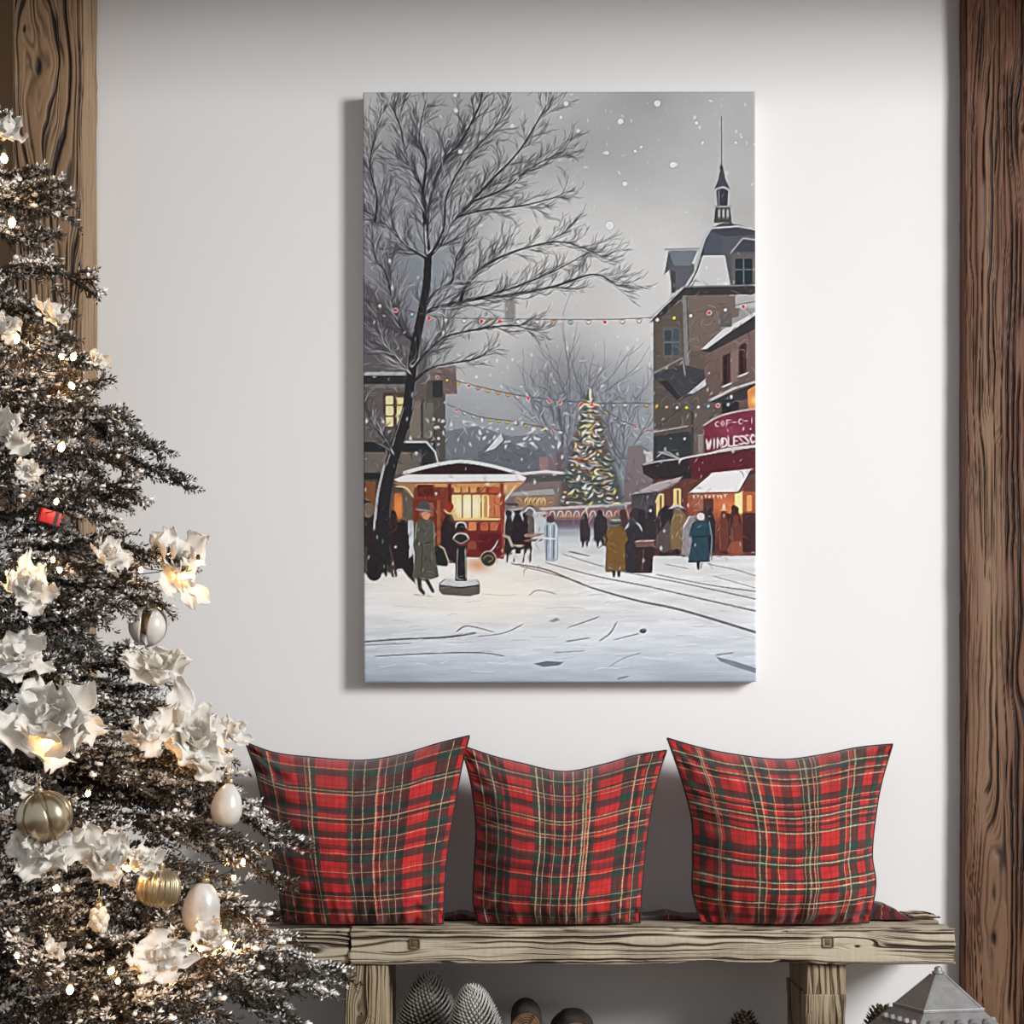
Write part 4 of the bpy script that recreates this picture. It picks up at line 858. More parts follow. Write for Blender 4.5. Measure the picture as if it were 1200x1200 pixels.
# ---------------------------------------------------------------- cushions
def resample(pts, n):
    sp = np.array(spline(pts, 12)); d = np.append(0, np.cumsum(np.hypot(*np.diff(sp, axis=0).T))); t = np.linspace(0, d[-1], n)
    return np.stack([np.interp(t, d, sp[:, 0]), np.interp(t, d, sp[:, 1])], -1)
def cushion(name, mat, top, right, bottom, left, thick, label, seed, yb=-.318, yt=-.10):
    """Outlines in photograph pixels (top and bottom left to right, sides top to bottom), set on a leaning plane."""
    n = 120; yc = (yb+yt)/2; s = np.linspace(0, 1, n)
    conv = lambda pts: resample(pts, n)
    Tt, Bt, Lf, Rt = conv(top), conv(bottom), conv(left), conv(right)
    U, Vv = np.meshgrid(s, s); u = U[..., None]; v = Vv[..., None]      # v runs downward
    XZ = (1-v)*Tt[None]+v*Bt[None]+(1-u)*Lf[:, None]+u*Rt[:, None]-((1-u)*(1-v)*Tt[0]+u*(1-v)*Tt[-1]+(1-u)*v*Bt[0]+u*v*Bt[-1])
    ym = yt+(yb-yt)*Vv; dd = ym-CAM_Y; XZ = np.stack([(XZ[..., 0]-600)*dd/F, CAM_Z+(HOR-XZ[..., 1])*dd/F], -1)      # measured outline -> metres on the leaning plane
    rng = np.random.default_rng(seed)
    a = 1-np.abs(2*U-1)**2.3; b_ = 1-np.abs(2*Vv-1)**2.5
    h = (a**.85*b_**.62)*(1+.22*(Vv-.5))
    rim = np.exp(-np.minimum(np.minimum(U, 1-U), np.minimum(Vv, 1-Vv))/.10)
    wr_ = (vn(U, Vv, .05, .35, rng)-.5)*np.exp(-np.minimum(Vv, 1-Vv)/.16)+(vn(U, Vv, .35, .05, rng)-.5)*np.exp(-np.minimum(U, 1-U)/.16)
    dg = vn(U+Vv, U-Vv, .07, .4, rng)-.5
    h = h+wr_*.34*a**.5*b_**.5+dg*.09*a*b_+.04*(vn(U, Vv, .22, .22, rng)-.5)*a*b_
    pk = lambda a_, n_, d_: np.sin(2*PI*n_*a_+5*vn(a_*1.0+d_*.4, d_, .1, .3, rng))*np.exp(-d_/.09)*np.clip(d_/.03, 0, 1)
    h = h+.055*(pk(U, 9, Vv)+pk(U, 11, 1-Vv)+pk(Vv, 8, U)+pk(Vv, 9, 1-U))
    cr = [np.exp(-(np.hypot(U-cu, Vv-cv)/.24)**2)*np.sin(14*np.arctan2(np.abs(Vv-cv)+.02, np.abs(U-cu)+.02)+cu*2+cv) for cu in (0, 1) for cv in (0, 1)]
    h = h+.075*sum(cr)*(a*b_)**.35
    h = np.clip(h, 0, None)
    x0 = XZ[0, :, 0].mean(); z0 = XZ[-1, :, 1].min()
    def side(f): return np.stack([XZ[..., 0]-x0, ym+f*h*thick, XZ[..., 1]-z0], -1).reshape(-1, 3)
    Vf = side(-1.0); Vb = side(.55); Vb[:, 1] = np.minimum(Vb[:, 1], -.004)
    q = grid_quads(n, n); idx = np.arange(n*n).reshape(n, n); bd_ = np.zeros((n, n), bool); bd_[0] = bd_[-1] = True; bd_[:, 0] = bd_[:, -1] = True
    mp = idx+n*n; mp[bd_] = idx[bd_]
    uvw = np.stack([U, 1-Vv], -1).reshape(-1, 2); uvw[:, 1] = Vv.ravel()
    qb = mp.ravel()[q]
    root = empty(name, (x0, 0, max(z0, BZ+.0008))); tag(root, label, 'cushion', 'tartan cushions on the bench')
    me = np_mesh('cover', np.concatenate([Vf, Vb]), np.concatenate([q[:, ::-1], qb]), None, True, mat, None, np.concatenate([uvw, uvw]))
    # drop the unused back border vertices
    bm = bmesh.new(); bm.from_mesh(me); bmesh.ops.delete(bm, geom=[x for x in bm.verts if not x.link_faces], context='VERTS'); bm.to_mesh(me); bm.free()
    obj('cover', me, root)
    loop = np.concatenate([idx[0, :-1], idx[:-1, -1], idx[-1, ::-1][:-1], idx[::-1, 0][:-1], idx[0, :1]])
    mb = MB().tube([tuple(p) for p in Vf[loop]], .0022, 6, False); pm = mb.mesh('piping', M_pipe); obj('piping', pm, root)
    return root
M_pipe = simple('piping_cord', srgb(70, 30, 28), srgb(38, 44, 38), 40, .9, 0, .3, .001)
cushion('cushion', T1, [(288, 872), (322, 884), (362, 889), (423, 893), (470, 886), (514, 873), (550, 864)], [(550, 864), (541, 900), (532, 950), (524, 1000), (521, 1040), (519, 1084)],
        [(330, 1084), (380, 1085), (450, 1085), (519, 1084)], [(288, 872), (301, 910), (309, 950), (318, 1000), (328, 1050), (330, 1084)], .15,
        'leftmost red and green tartan cushion, its corner touching the tree branches', 41)
cushion('cushion', T2, [(540, 876), (575, 888), (610, 897), (660, 907), (705, 899), (745, 888), (781, 882)], [(781, 882), (772, 910), (763, 950), (756, 1000), (752, 1045), (750, 1084)],
        [(560, 1084), (610, 1086), (690, 1086), (750, 1084)], [(540, 876), (552, 920), (558, 970), (556, 1020), (555, 1060), (560, 1084)], .15,
        'middle tartan cushion with the narrowest base, between the two other cushions', 42, -.322, -.115)
cushion('cushion', T3, [(782, 868), (820, 879), (860, 887), (915, 893), (960, 888), (1005, 879), (1046, 875)], [(1046, 875), (1033, 920), (1026, 960), (1022, 1005), (1026, 1040), (1018, 1084)],
        [(822, 1084), (880, 1086), (960, 1086), (1018, 1084)], [(782, 868), (800, 920), (811, 965), (812, 1010), (812, 1050), (822, 1084)], .155,
        'rightmost tartan cushion with bold cream crossbars, nearest the right timber post', 43)

# ---------------------------------------------------------------- thin tartan throw under the cushions
tx0, tx1, ty0, ty1 = at(318, 0, -.2).x, at(1068, 0, -.2).x, -.205, -.075
nu, nv = 260, 26; U, Vv = np.meshgrid(np.linspace(0, 1, nu), np.linspace(0, 1, nv)); rng = np.random.default_rng(6)
Xt = tx0+(tx1-tx0)*U; Yt = ty0+(ty1-ty0)*Vv
rise = .003+.004*vn(Xt, Yt, .03, .05, rng); ends_ = np.exp(-((Xt-at(1046, 0, -.3).x)/.030)**2)*.022+np.exp(-((Xt-at(540, 0, -.3).x)/.02)**2)*.007+np.exp(-((Xt-at(788, 0, -.3).x)/.02)**2)*.008+np.exp(-((Xt-tx0)/.03)**2)*.008
edge_ = np.minimum(np.minimum(U*(tx1-tx0), (1-U)*(tx1-tx0)), np.minimum(Vv, 1-Vv)*(ty1-ty0)); Zt = BZ+.0015+(rise+ends_*(.6+.8*vn(Xt, Yt, .012, .2, rng)))*np.sqrt(np.clip(edge_/.010, 0, 1))
Yt = Yt+.006*(vn(Xt, Yt*0, .04, 1, rng)-.5)*(Vv < .1)
top_ = np.stack([Xt, Yt, Zt], -1).reshape(-1, 3); bot = top_.copy(); bot[:, 2] = BZ+.0008
q = grid_quads(nu, nv); n_ = nu*nv; ix = np.arange(n_).reshape(nv, nu); lp = np.concatenate([ix[0, :-1], ix[:-1, -1], ix[-1, ::-1][:-1], ix[::-1, 0][:-1]]); l2 = np.roll(lp, -1)
uvt = np.stack([U, Vv], -1).reshape(-1, 2)
throw = empty('throw_blanket', (0, 0, 0)); tag(throw, 'thin folded tartan throw with fringed ends lying on the bench under the cushions', 'blanket')
obj('cloth', np_mesh('cloth', np.concatenate([top_, bot]), np.concatenate([q, q[:, ::-1]+n_, np.stack([lp, lp+n_, l2+n_, l2], -1)]), None, True, T4, None, np.concatenate([uvt, uvt])), throw)
m, nt, b = nmat('fringe_wool'); g = N(nt, 'ShaderNodeAttribute', attribute_name='tone').outputs['Fac']; f = noise_tex(nt, 200, 2, .5, objco(nt)); nt.links.new(mixc(nt, f, mixc(nt, g, srgb(22, 20, 20), srgb(214, 196, 164)), mixc(nt, g, srgb(60, 22, 22), srgb(190, 166, 130))), b.inputs['Base Color']); b.inputs['Roughness'].default_value = .9; M_fr = m
rr = random.Random(3)
for xs, sg, nm, span in ((tx1-.004, 1, 'fringe', .070), (tx0+.004, -1, 'fringe', .03)):
    mb = MB()
    for k in range(24):
        y = ty0+.004+(ty1-ty0-.008)*k/23+rr.uniform(-.002, .002); L = span*rr.uniform(.7, 1); z0 = BZ+.0035; hump = rr.uniform(.0, .006)
        pts = [(xs, y, z0+.004)]
        for j in range(1, 6):
            t = j/5; pts.append((xs+sg*L*t, y+rr.uniform(-.003, .003), z0+hump*math.sin(PI*t)+rr.uniform(0, .0015)))
        mb.tube(pts, [.0018, .0021, .0023, .0021, .0019, .0012], 5, True, rr.choice((0, 0, 0, .1, .8, 1)))
    tag(obj(nm, mb.mesh(nm, M_fr, True, 'tone'), throw), kind='stuff')
# ================================================================= the flocked christmas tree
TX, TY = -0.971, -1.10
def px_z(py): return CAM_Z+(HOR-py)*(TY-CAM_Y)/F
PROF = [(-40, 10), (60, 55), (140, 80), (250, 118), (330, 120), (420, 160), (520, 225), (600, 205), (660, 225), (720, 205), (790, 215), (850, 255), (900, 300), (960, 330), (1010, 345), (1060, 300), (1110, 350), (1170, 400), (1260, 420)]
PZ = np.array([px_z(p) for p, _ in PROF])[::-1]; PR = np.array([r for _, r in PROF])[::-1]*3.9/F
def tree_r(z): return float(np.interp(z, PZ, PR))
def on_tree(px, py, out=.0):
    """Where the line of sight through (px, py) meets the tree's outer surface."""
    y = TY-.2
    for _ in range(12):
        p = at(px, py, y); r = tree_r(p.z)+out; dx = p.x-TX
        y = TY-math.sqrt(max(0, r*r-dx*dx)) if abs(dx) < r else TY-.02
    return at(px, py, y)

def bough_mesh(name, L, seed, mat, dens=1.0):
    R = np.random.default_rng(seed); rr = random.Random(seed)
    ax = []                                      # (p0, p1, r0, r1, needles from, frost)
    stem = []
    yw = R.uniform(-.05, .05)
    for i in range(13):
        t = i/12; stem.append(np.array([L*t, L*yw*math.sin(t*3)+.004*R.normal(), L*(.05*math.sin(PI*t)-.13*t*t)+.003*R.normal()]))
    mb = MB(); mb.tube([tuple(p) for p in stem], [.0055*(1-.75*i/12) for i in range(13)], 5, a=0.0)
    P0 = []; P1 = []; FR = []
    for i in range(4, 12): P0.append(stem[i]); P1.append(stem[i+1]); FR.append(.45)
    n = max(8, int(L/.017))
    for k in range(n):
        t = .16+.84*k/n; i = min(11, int(t*12)); f = t*12-i; p = stem[i]*(1-f)+stem[i+1]*f; d = stem[i+1]-stem[i]; d /= np.linalg.norm(d)
        an = rr.uniform(.45, 1.0); sd = 1 if k % 2 else -1; up = rr.uniform(-.45, .6)
        side = np.array([0, sd, 0])*math.cos(up)+np.array([0, 0, 1])*math.sin(up)
        dv = d*math.cos(an)+side*math.sin(an); l = (.035+.24*L*(1-t)**.7*min(1, t*3.0))*rr.uniform(.7, 1.2); frost = rr.choice((.05, .2, .45, .9, 1.3))
        m_ = max(3, int(l/.02)); q = p.copy(); pts = [q.copy()]
        for j in range(m_):
            dv = dv+d*.06+np.array([0, 0, -.05])+R.normal(0, .05, 3); dv /= np.linalg.norm(dv); q2 = q+dv*l/m_; P0.append(q); P1.append(q2); FR.append(frost); pts.append(q2)
            if j < m_-1 or l > .05:
                for s2 in (-1, 1):
                    if rr.random() < .8:
                        sl = l*rr.uniform(.22, .45); sv = dv*.75+np.cross(dv, [0, 0, 1])*s2*.62+np.array([0, 0, rr.uniform(-.3, .35)]); sv /= np.linalg.norm(sv)
                        P0.append(q2); P1.append(q2+sv*max(.016, sl)); FR.append(frost)
            q = q2
        mb.tube([tuple(x) for x in pts], [.0022*(1-.5*j/m_) for j in range(m_+1)], 4, False)
    P0 = np.array(P0); P1 = np.array(P1); FR = np.array(FR); ln = np.linalg.norm(P1-P0, axis=1)
    cnt = np.maximum(2, (ln*760*dens).astype(int)); ii = np.repeat(np.arange(len(ln)), cnt); m_ = len(ii)
    t = R.random(m_)[:, None]; base = P0[ii]*(1-t)+P1[ii]*t; a = (P1-P0)[ii]/ln[ii][:, None]
    rnd = R.normal(size=(m_, 3)); rnd[:, 2] += .35; rad = rnd-(rnd*a).sum(1)[:, None]*a; rad /= np.linalg.norm(rad, axis=1)[:, None]
    th = R.uniform(.55, 1.15, m_)[:, None]; dr = a*np.cos(th)+rad*np.sin(th); nl = R.uniform(.0075, .0130, m_)[:, None]; w = R.uniform(.0013, .0021, m_)[:, None]
    sd = np.cross(dr, R.normal(size=(m_, 3))); sd /= np.linalg.norm(sd, axis=1)[:, None]
    V = np.stack([base, base+dr*nl*.6+sd*w, base+dr*nl, base+dr*nl*.6-sd*w], 1).reshape(-1, 3)
    pr = FR[ii]*(.24+.66*np.clip(dr[:, 2]+.25, 0, 1)); sn = (R.random(m_) < pr)*R.uniform(.8, 1.0, m_); tip = np.clip(sn, 0, 1); dk = R.uniform(0, .2, m_)
    A = np.stack([dk, np.maximum(dk, tip*.85), np.maximum(dk, tip), np.maximum(dk, tip*.85)], 1).ravel()
    mb.add(V, np.arange(m_*4).reshape(-1, 4), None, A)
    # clots of flock on the twig ends
    ico = bmesh.new(); bmesh.ops.create_icosphere(ico, subdivisions=1, radius=1); iv = np.array([v.co for v in ico.verts]); it = np.array([[v.index for v in f.verts] for f in ico.faces]); ico.free()
    for j in R.choice(len(P1), size=min(len(P1), int(14+L*60)), replace=False):
        if FR[j] < .3: continue
        s = R.uniform(.0022, .0055)*np.array([R.uniform(.8, 1.7), R.uniform(.8, 1.7), R.uniform(.6, 1)]); mb.add(iv*s*R.uniform(.7, 1.3, (len(iv), 1))+P1[j]+[0, 0, .002], None, it, R.uniform(.75, 1))
    return mb, mb.mesh(name, mat, True, 'flock')
m, nt, b = nmat('flocked_needles')
fl = N(nt, 'ShaderNodeAttribute', attribute_name='flock').outputs['Fac']; f = noise_tex(nt, 40, 3, .6, objco(nt))
cd = mixc(nt, f, srgb(28, 22, 15), srgb(66, 54, 36)); nt.links.new(mixc(nt, ramp(nt, fl, [(.12, (0, 0, 0)), (.6, (1, 1, 1))]), cd, srgb(246, 244, 241)), b.inputs['Base Color'])
b.inputs['Roughness'].default_value = .75; M_need = m
M_bark = simple('bark', srgb(74, 54, 40), srgb(44, 32, 24), 30, .9, 0, .6, .006, (1, 1, .25))

tree = empty('christmas_tree', (TX, TY, 0)); tag(tree, 'snow-flocked christmas tree with drooping boughs filling the left side', 'christmas tree')
mb = MB().tube([(0, 0, z) for z in np.linspace(.04, 2.14, 14)], [.045*(1-.88*i/13) for i in range(14)], 12); obj('trunk', mb.mesh('trunk', M_bark), tree)
mb = MB()
for k in range(4):
    a = k*PI/2+.4; mb.tube([(.04*math.cos(a), .04*math.sin(a), .12), (.2*math.cos(a), .2*math.sin(a), .03), (.27*math.cos(a), .27*math.sin(a), .016)], [.02, .018, .016], 8)
mb.lathe([(0, .02), (.07, .02), (.075, .05), (.075, .15), (.06, .155), (0, .155)], 20); obj('stand', mb.mesh('stand', M_bark), tree)

BM = {}
def get_bough(L, v):
    Ls = (.16, .24, .33, .42, .52, .64); k = min(range(6), key=lambda i: abs(math.log(Ls[i]/L)))
    key = (k, v % 3)
    if key not in BM: BM[key] = bough_mesh('branch', Ls[k], 100+k*7+v % 3, M_need)
    return Ls[k], BM[key]
def bough_matrix(p0, p1, roll):
    d = p1-p0; L = d.length; x = d.normalized(); up = Vector((0, 0, 1)); y = up.cross(x).normalized(); z = x.cross(y)
    # the mesh droops by .13 L at its tip: tilt up so the tip lands on p1
    M = Matrix((x, y, z)).transposed().to_4x4() @ Matrix.Rotation(-math.atan(.13), 4, 'Y') @ Matrix.Rotation(roll, 4, 'X')
    return L, M
rt = random.Random(5); BR = []
def bough(tip, lift=.0, roll=None, v=None, start=0.0):
    """Bough from the trunk to a tip point; lift is how far above the tip it leaves the trunk."""
    d = Vector((tip.x-TX, tip.y-TY, 0)); p0 = Vector((TX, TY, tip.z+lift))+d*start
    L, M = bough_matrix(p0, tip, rt.uniform(-.35, .35) if roll is None else roll); Ls, (mb_, me_) = get_bough(L, rt.randrange(3) if v is None else v)
    BR.append((p0, L, L/Ls, M, me_, mb_))
# boughs whose tips the photograph shows against the wall
for (px, py, dy, lift, st) in ((76, 246, -.05, .02, .2), (60, 290, .0, .02, .1), (70, 225, -.05, .0, .3), (48, 210, .0, .0, .2), (112, 330, .0, .02, .2), (112, 425, .02, .04, .2), (96, 470, -.05, .02, .3), (130, 500, -.02, .04, .3), (148, 495, -.03, .04, .25), (186, 525, .0, .05, .2), (216, 566, .05, .05, .25), (162, 578, -.05, .02, .3), (150, 545, -.1, .04, .3),
                              (135, 610, -.05, .01, .3), (212, 662, .0, .02, .25), (172, 690, -.06, .04, .25), (194, 716, -.03, .05, .3), (150, 715, -.1, .06, .3), (112, 770, -.12, .0, .3), (140, 772, -.05, .03, .4), (190, 800, .0, .02, .3), (192, 835, -.06, .02, .4),
                              (262, 880, .0, .04, .3), (240, 905, -.08, .02, .35), (275, 925, -.02, .03, .3), (318, 965, .03, .05, .3), (350, 985, .0, .06, .3), (328, 1028, -.08, .09, .35), (300, 1000, -.12, .05, .4), (245, 1030, -.15, .03, .4), (285, 1062, -.05, .0, .3), (304, 1080, -.08, .02, .35),
                              (330, 1130, -.04, .04, .35), (400, 1138, .06, .03, .4), (372, 1160, -.02, .05, .4), (335, 1178, -.1, .04, .4), (300, 1165, -.2, .04, .4), (262, 1130, -.25, .02, .4), (245, 1190, -.3, .02, .4)):
    bough(at(px, py, TY+dy), lift, None, None, st)
# the rest of the visible half
while len(BR) < 100:
    py = 120+1090*rt.random()**.8; z = px_z(py); r = tree_r(z)*rt.uniform(.80, 1.0)
    a = math.radians(rt.uniform(-112, 18)); tip = Vector((TX+r*math.cos(a), TY+r*math.sin(a), z))
    d = tip.y-CAM_Y; tpx = 600+tip.x*F/d
    if tpx < -15: continue
    bough(tip, r*rt.uniform(.0, .22), None, None, rt.uniform(.1, .35))
for p0, L, s, M, me_, mb_ in BR:
    o = bpy.data.objects.new('branch', me_); o.matrix_local = Matrix.Translation(p0-Vector((TX, TY, 0))) @ M @ Matrix.Diagonal((s, 1.0*min(1.15, max(.85, s)), 1.0, 1)); link(o, tree)
# hidden inner and rear boughs as one mass
inner = MB(); k = 0
while k < 150:
    z = px_z(60+1190*rt.random()**.75); a = rt.uniform(0, 2*PI); front = -2.2 < (a if a < PI else a-2*PI) < .6
    r = tree_r(z)*(rt.uniform(.45, .8) if front else rt.uniform(.7, .95))
    if r < .05: continue
    if TY+r*math.sin(a) > -.5 and TX+r*math.cos(a) > -.62 and z < .75: continue
    tip = Vector((r*math.cos(a), r*math.sin(a), z)); p0 = Vector((0, 0, z+r*rt.uniform(0, .2)))
    L, M = bough_matrix(p0, tip, rt.uniform(-.4, .4)); Ls, (mb_, me_) = get_bough(L, rt.randrange(3)); s = L/Ls
    MM = np.array(Matrix.Translation(p0) @ M @ Matrix.Diagonal((s, 1, 1, 1))); Vb = np.concatenate(mb_.v); Vb = Vb @ MM[:3, :3].T+MM[:3, 3]
    inner.add(Vb, np.concatenate(mb_.q), np.concatenate(mb_.t) if mb_.t else None, np.concatenate(mb_.a)*.8); k += 1
o = obj('foliage', inner.mesh('foliage', M_need, True, 'flock'), tree); o['kind'] = 'stuff'

# ---------------------------------------------------------------- fairy lights
m, nt, b = nmat('glowing_bulb'); f = noise_tex(nt, 30, 2, .5, objco(nt)); nt.links.new(mixc(nt, f, (1, .50, .17, 1), (1, .58, .23, 1)), b.inputs['Emission Color']); b.inputs['Emission Strength'].default_value = 110; b.inputs['Base Color'].default_value = (1, .85, .6, 1); M_bulb = m
M_wire = simple('wire_plastic', srgb(40, 44, 36), srgb(28, 30, 26), 80, .5)
bulbs = [(5, 186), (14, 261), (8, 378), (72, 418), (86, 418), (84, 452), (72, 524), (66, 588), (62, 656), (15, 672), (70, 668), (140, 648), (196, 650), (232, 660), (165, 668), (96, 838), (184, 876), (254, 888), (103, 930), (66, 1041), (120, 1000), (150, 1018), (285, 1010), (274, 1028), (262, 1098), (268, 1106), (236, 878), (214, 676), (134, 1012), (60, 872), (196, 1132), (18, 396), (82, 1160), (130, 1138), (138, 1150), (235, 1112), (20, 1120)]
lights = empty('fairy_lights', (TX, TY, 0)); tag(lights, 'string of warm white fairy lights wound through the flocked tree', 'string lights')
bb = bmesh.new(); bmesh.ops.create_icosphere(bb, subdivisions=2, radius=.0038)
for v_ in bb.verts: v_.co.z *= 1.35
me = bpy.data.meshes.new('bulb'); bb.to_mesh(me); bb.free(); me.materials.append(M_bulb)
for p_ in me.polygons: p_.use_smooth = True
big = {(236, 878): 1.8, (214, 676): 1.6, (134, 1012): 1.8, (60, 872): 1.6, (196, 1132): 1.7, (18, 396): 1.8, (262, 1098): 1.9, (268, 1106): 1.5, (14, 261): 1.6, (82, 1160): 1.4, (72, 524): 1.5, (5, 186): 1.5, (86, 418): 1.3, (130, 1138): 1.2, (120, 1000): 1.3, (66, 1041): 1.2, (84, 452): 1.2}
sock = MB().tube([(0, 0, .006), (0, 0, .016)], .0035, 8).mesh('socket', M_wire)
wp = []
base = Vector((TX, TY, 0))
for i, (px, py) in enumerate(bulbs):
    p = on_tree(px, py, .035)-base
    s = big.get((px, py), .95)
    o = obj('bulb', me, lights, p, (rt.uniform(-.6, .6), rt.uniform(-.6, .6), 0), (s, s, s)); obj('socket', sock, o)
for i, (px, py) in enumerate(sorted(bulbs, key=lambda q: q[1]+.15*q[0])):
    p = on_tree(px, py, .035)-base; p.z += .012
    q = p*1.0; q.x *= .55; q.y *= .55; q.z = p.z+.03
    if i: wp.append(tuple(q))
    wp += [tuple(p*.97+Vector((0, 0, .01))), tuple(p)]
    q2 = Vector((p.x*.6, p.y*.6, p.z-.02)); wp.append(tuple(q2))
P3 = []
for i in range(len(wp)-1):
    a_, b_ = Vector(wp[i]), Vector(wp[i+1])
    for k in range(5):
        t = k/5; q = a_.lerp(b_, t); q.z -= .02*math.sin(PI*t)*min(1, (b_-a_).length/.1); P3.append(q)
obj('wire', MB().tube(P3, .0009, 4, False).mesh('wire', M_wire), lights)

# ---------------------------------------------------------------- white silk flowers
m = bpy.data.materials.new('flocked_silk'); m.use_nodes = True; nt = m.node_tree; b = nt.nodes['Principled BSDF']; out = nt.nodes['Material Output']
f = noise_tex(nt, 30, 5, .65, objco(nt)); f2 = noise_tex(nt, 160, 3, .6, objco(nt)); cs = mixc(nt, ramp(nt, f, [(.35, (0, 0, 0)), (.7, (1, 1, 1))]), srgb(242, 234, 220), srgb(253, 251, 247)); nt.links.new(cs, b.inputs['Base Color']); b.inputs['Roughness'].default_value = .7
bump(nt, b, math_(nt, 'ADD', f, math_(nt, 'MULTIPLY', f2, .9)), .35, .003)
tr = N(nt, 'ShaderNodeBsdfTranslucent'); nt.links.new(cs, tr.inputs['Color']); mx = N(nt, 'ShaderNodeMixShader'); mx.inputs[0].default_value = .22
nt.links.new(b.outputs[0], mx.inputs[1]); nt.links.new(tr.outputs[0], mx.inputs[2]); nt.links.new(mx.outputs[0], out.inputs['Surface']); M_silk = m
M_sil = simple('champagne_metal', srgb(196, 180, 152), srgb(170, 152, 122), 8, .28, .9, .05, .001)
def petal_mesh(seed, L=1.0, W=.62, curl=.35, ruf=.10):
    R = np.random.default_rng(seed); nu, nv = 13, 21; u = np.linspace(-1, 1, nu); t = np.linspace(0, 1, nv); U, T_ = np.meshgrid(u, t)
    prof = W*.5*np.sin(PI*np.clip(T_*.93+.05, 0, 1))**.62*(.55+.6*T_*(1.25-T_)); ph = R.uniform(0, 6, 4)
    edge = np.abs(U)**1.5; ragged = 1+.22*np.sin(T_*17+ph[0]+U*2)*edge+.14*np.sin(T_*31+ph[1])*edge
    X = L*(T_+.05*np.sin(U*5+ph[2])*T_**3); Yv = prof*U*ragged; Z = curl*T_**2*L*R.uniform(.6, 1.3)-.16*(1-U**2)*prof/W*L*.6+ruf*L*edge*np.sin(T_*13+ph[3]+U)*T_+.05*L*(vn(X*1.0+3, Yv+3, .2, .2, R)-.5)
    top = np.stack([X, Yv, Z], -1).reshape(-1, 3); q = grid_quads(nu, nv); n_ = len(top); bot = top-[0, 0, .018*L]
    ix = np.arange(n_).reshape(nv, nu); lp = np.concatenate([ix[0, :-1], ix[:-1, -1], ix[-1, ::-1][:-1], ix[::-1, 0][:-1]]); l2 = np.roll(lp, -1)
    return np_mesh('petal', np.concatenate([top, bot]), np.concatenate([q, q[:, ::-1]+n_, np.stack([lp, lp+n_, l2+n_, l2], -1)]), None, True, M_silk)
PET = [petal_mesh(200+i, 1, .78+.14*(i % 3), .05+.16*(i % 4), .13+.05*(i % 3)) for i in range(8)]
st = MB()
for k in range(9):
    a = k*2.4; r_ = .05*math.sqrt(k); st.add(np.array([(0, 0, .06), (.028, 0, .02), (0, .028, .02), (-.028, 0, .02), (0, -.028, .02), (0, 0, -.02)])+[r_*math.cos(a), r_*math.sin(a), .03], None, [(0, 1, 2), (0, 2, 3), (0, 3, 4), (0, 4, 1), (5, 2, 1), (5, 3, 2), (5, 4, 3), (5, 1, 4)])
ME_st = st.mesh('flower_centre', M_sil)
rf = random.Random(9)
def flower(px, py, rpx, label, yaw=0, pitch=0, n1=7, n2=5, stretch=1.0, out=.045, roll=None):
    p = on_tree(px, py, out); s = rpx*(p.y-CAM_Y)/F
    fwd = Vector((.25+yaw, -1, .62+pitch)).normalized(); q = fwd.to_track_quat('Z', 'Y') @ Matrix.Rotation(rf.uniform(0, 6) if roll is None else roll, 3, 'Z').to_quaternion()
    e = empty('silk_flower', p); e.rotation_mode = 'QUATERNION'; e.rotation_quaternion = q; e.scale = (stretch, 1, 1); tag(e, label, 'artificial flower', 'white silk flowers on the christmas tree')
    for n_, tilt, ls in ((n1, .05, 1.0), (n2, .5, .85), (4, .95, .6)):
        for k in range(n_):
            a = 2*PI*(k+rf.uniform(-.25, .25))/n_+tilt*3; l = s*ls*rf.uniform(.8, 1.1)
            o = bpy.data.objects.new('petal', PET[rf.randrange(8)]); link(o, e)
            o.matrix_local = Matrix.Rotation(a, 4, 'Z') @ Matrix.Rotation(-tilt-rf.uniform(-.4, .4), 4, 'Y') @ Matrix.Rotation(rf.uniform(-.6, .6), 4, 'X') @ Matrix.Diagonal((l, l*rf.uniform(.85, 1.2), l, 1))
    c = obj('flower_centre', ME_st, e, (0, 0, s*.05), (0, 0, 0), (s*1.3,)*3); c['label'] = 'champagne coloured flower centre'
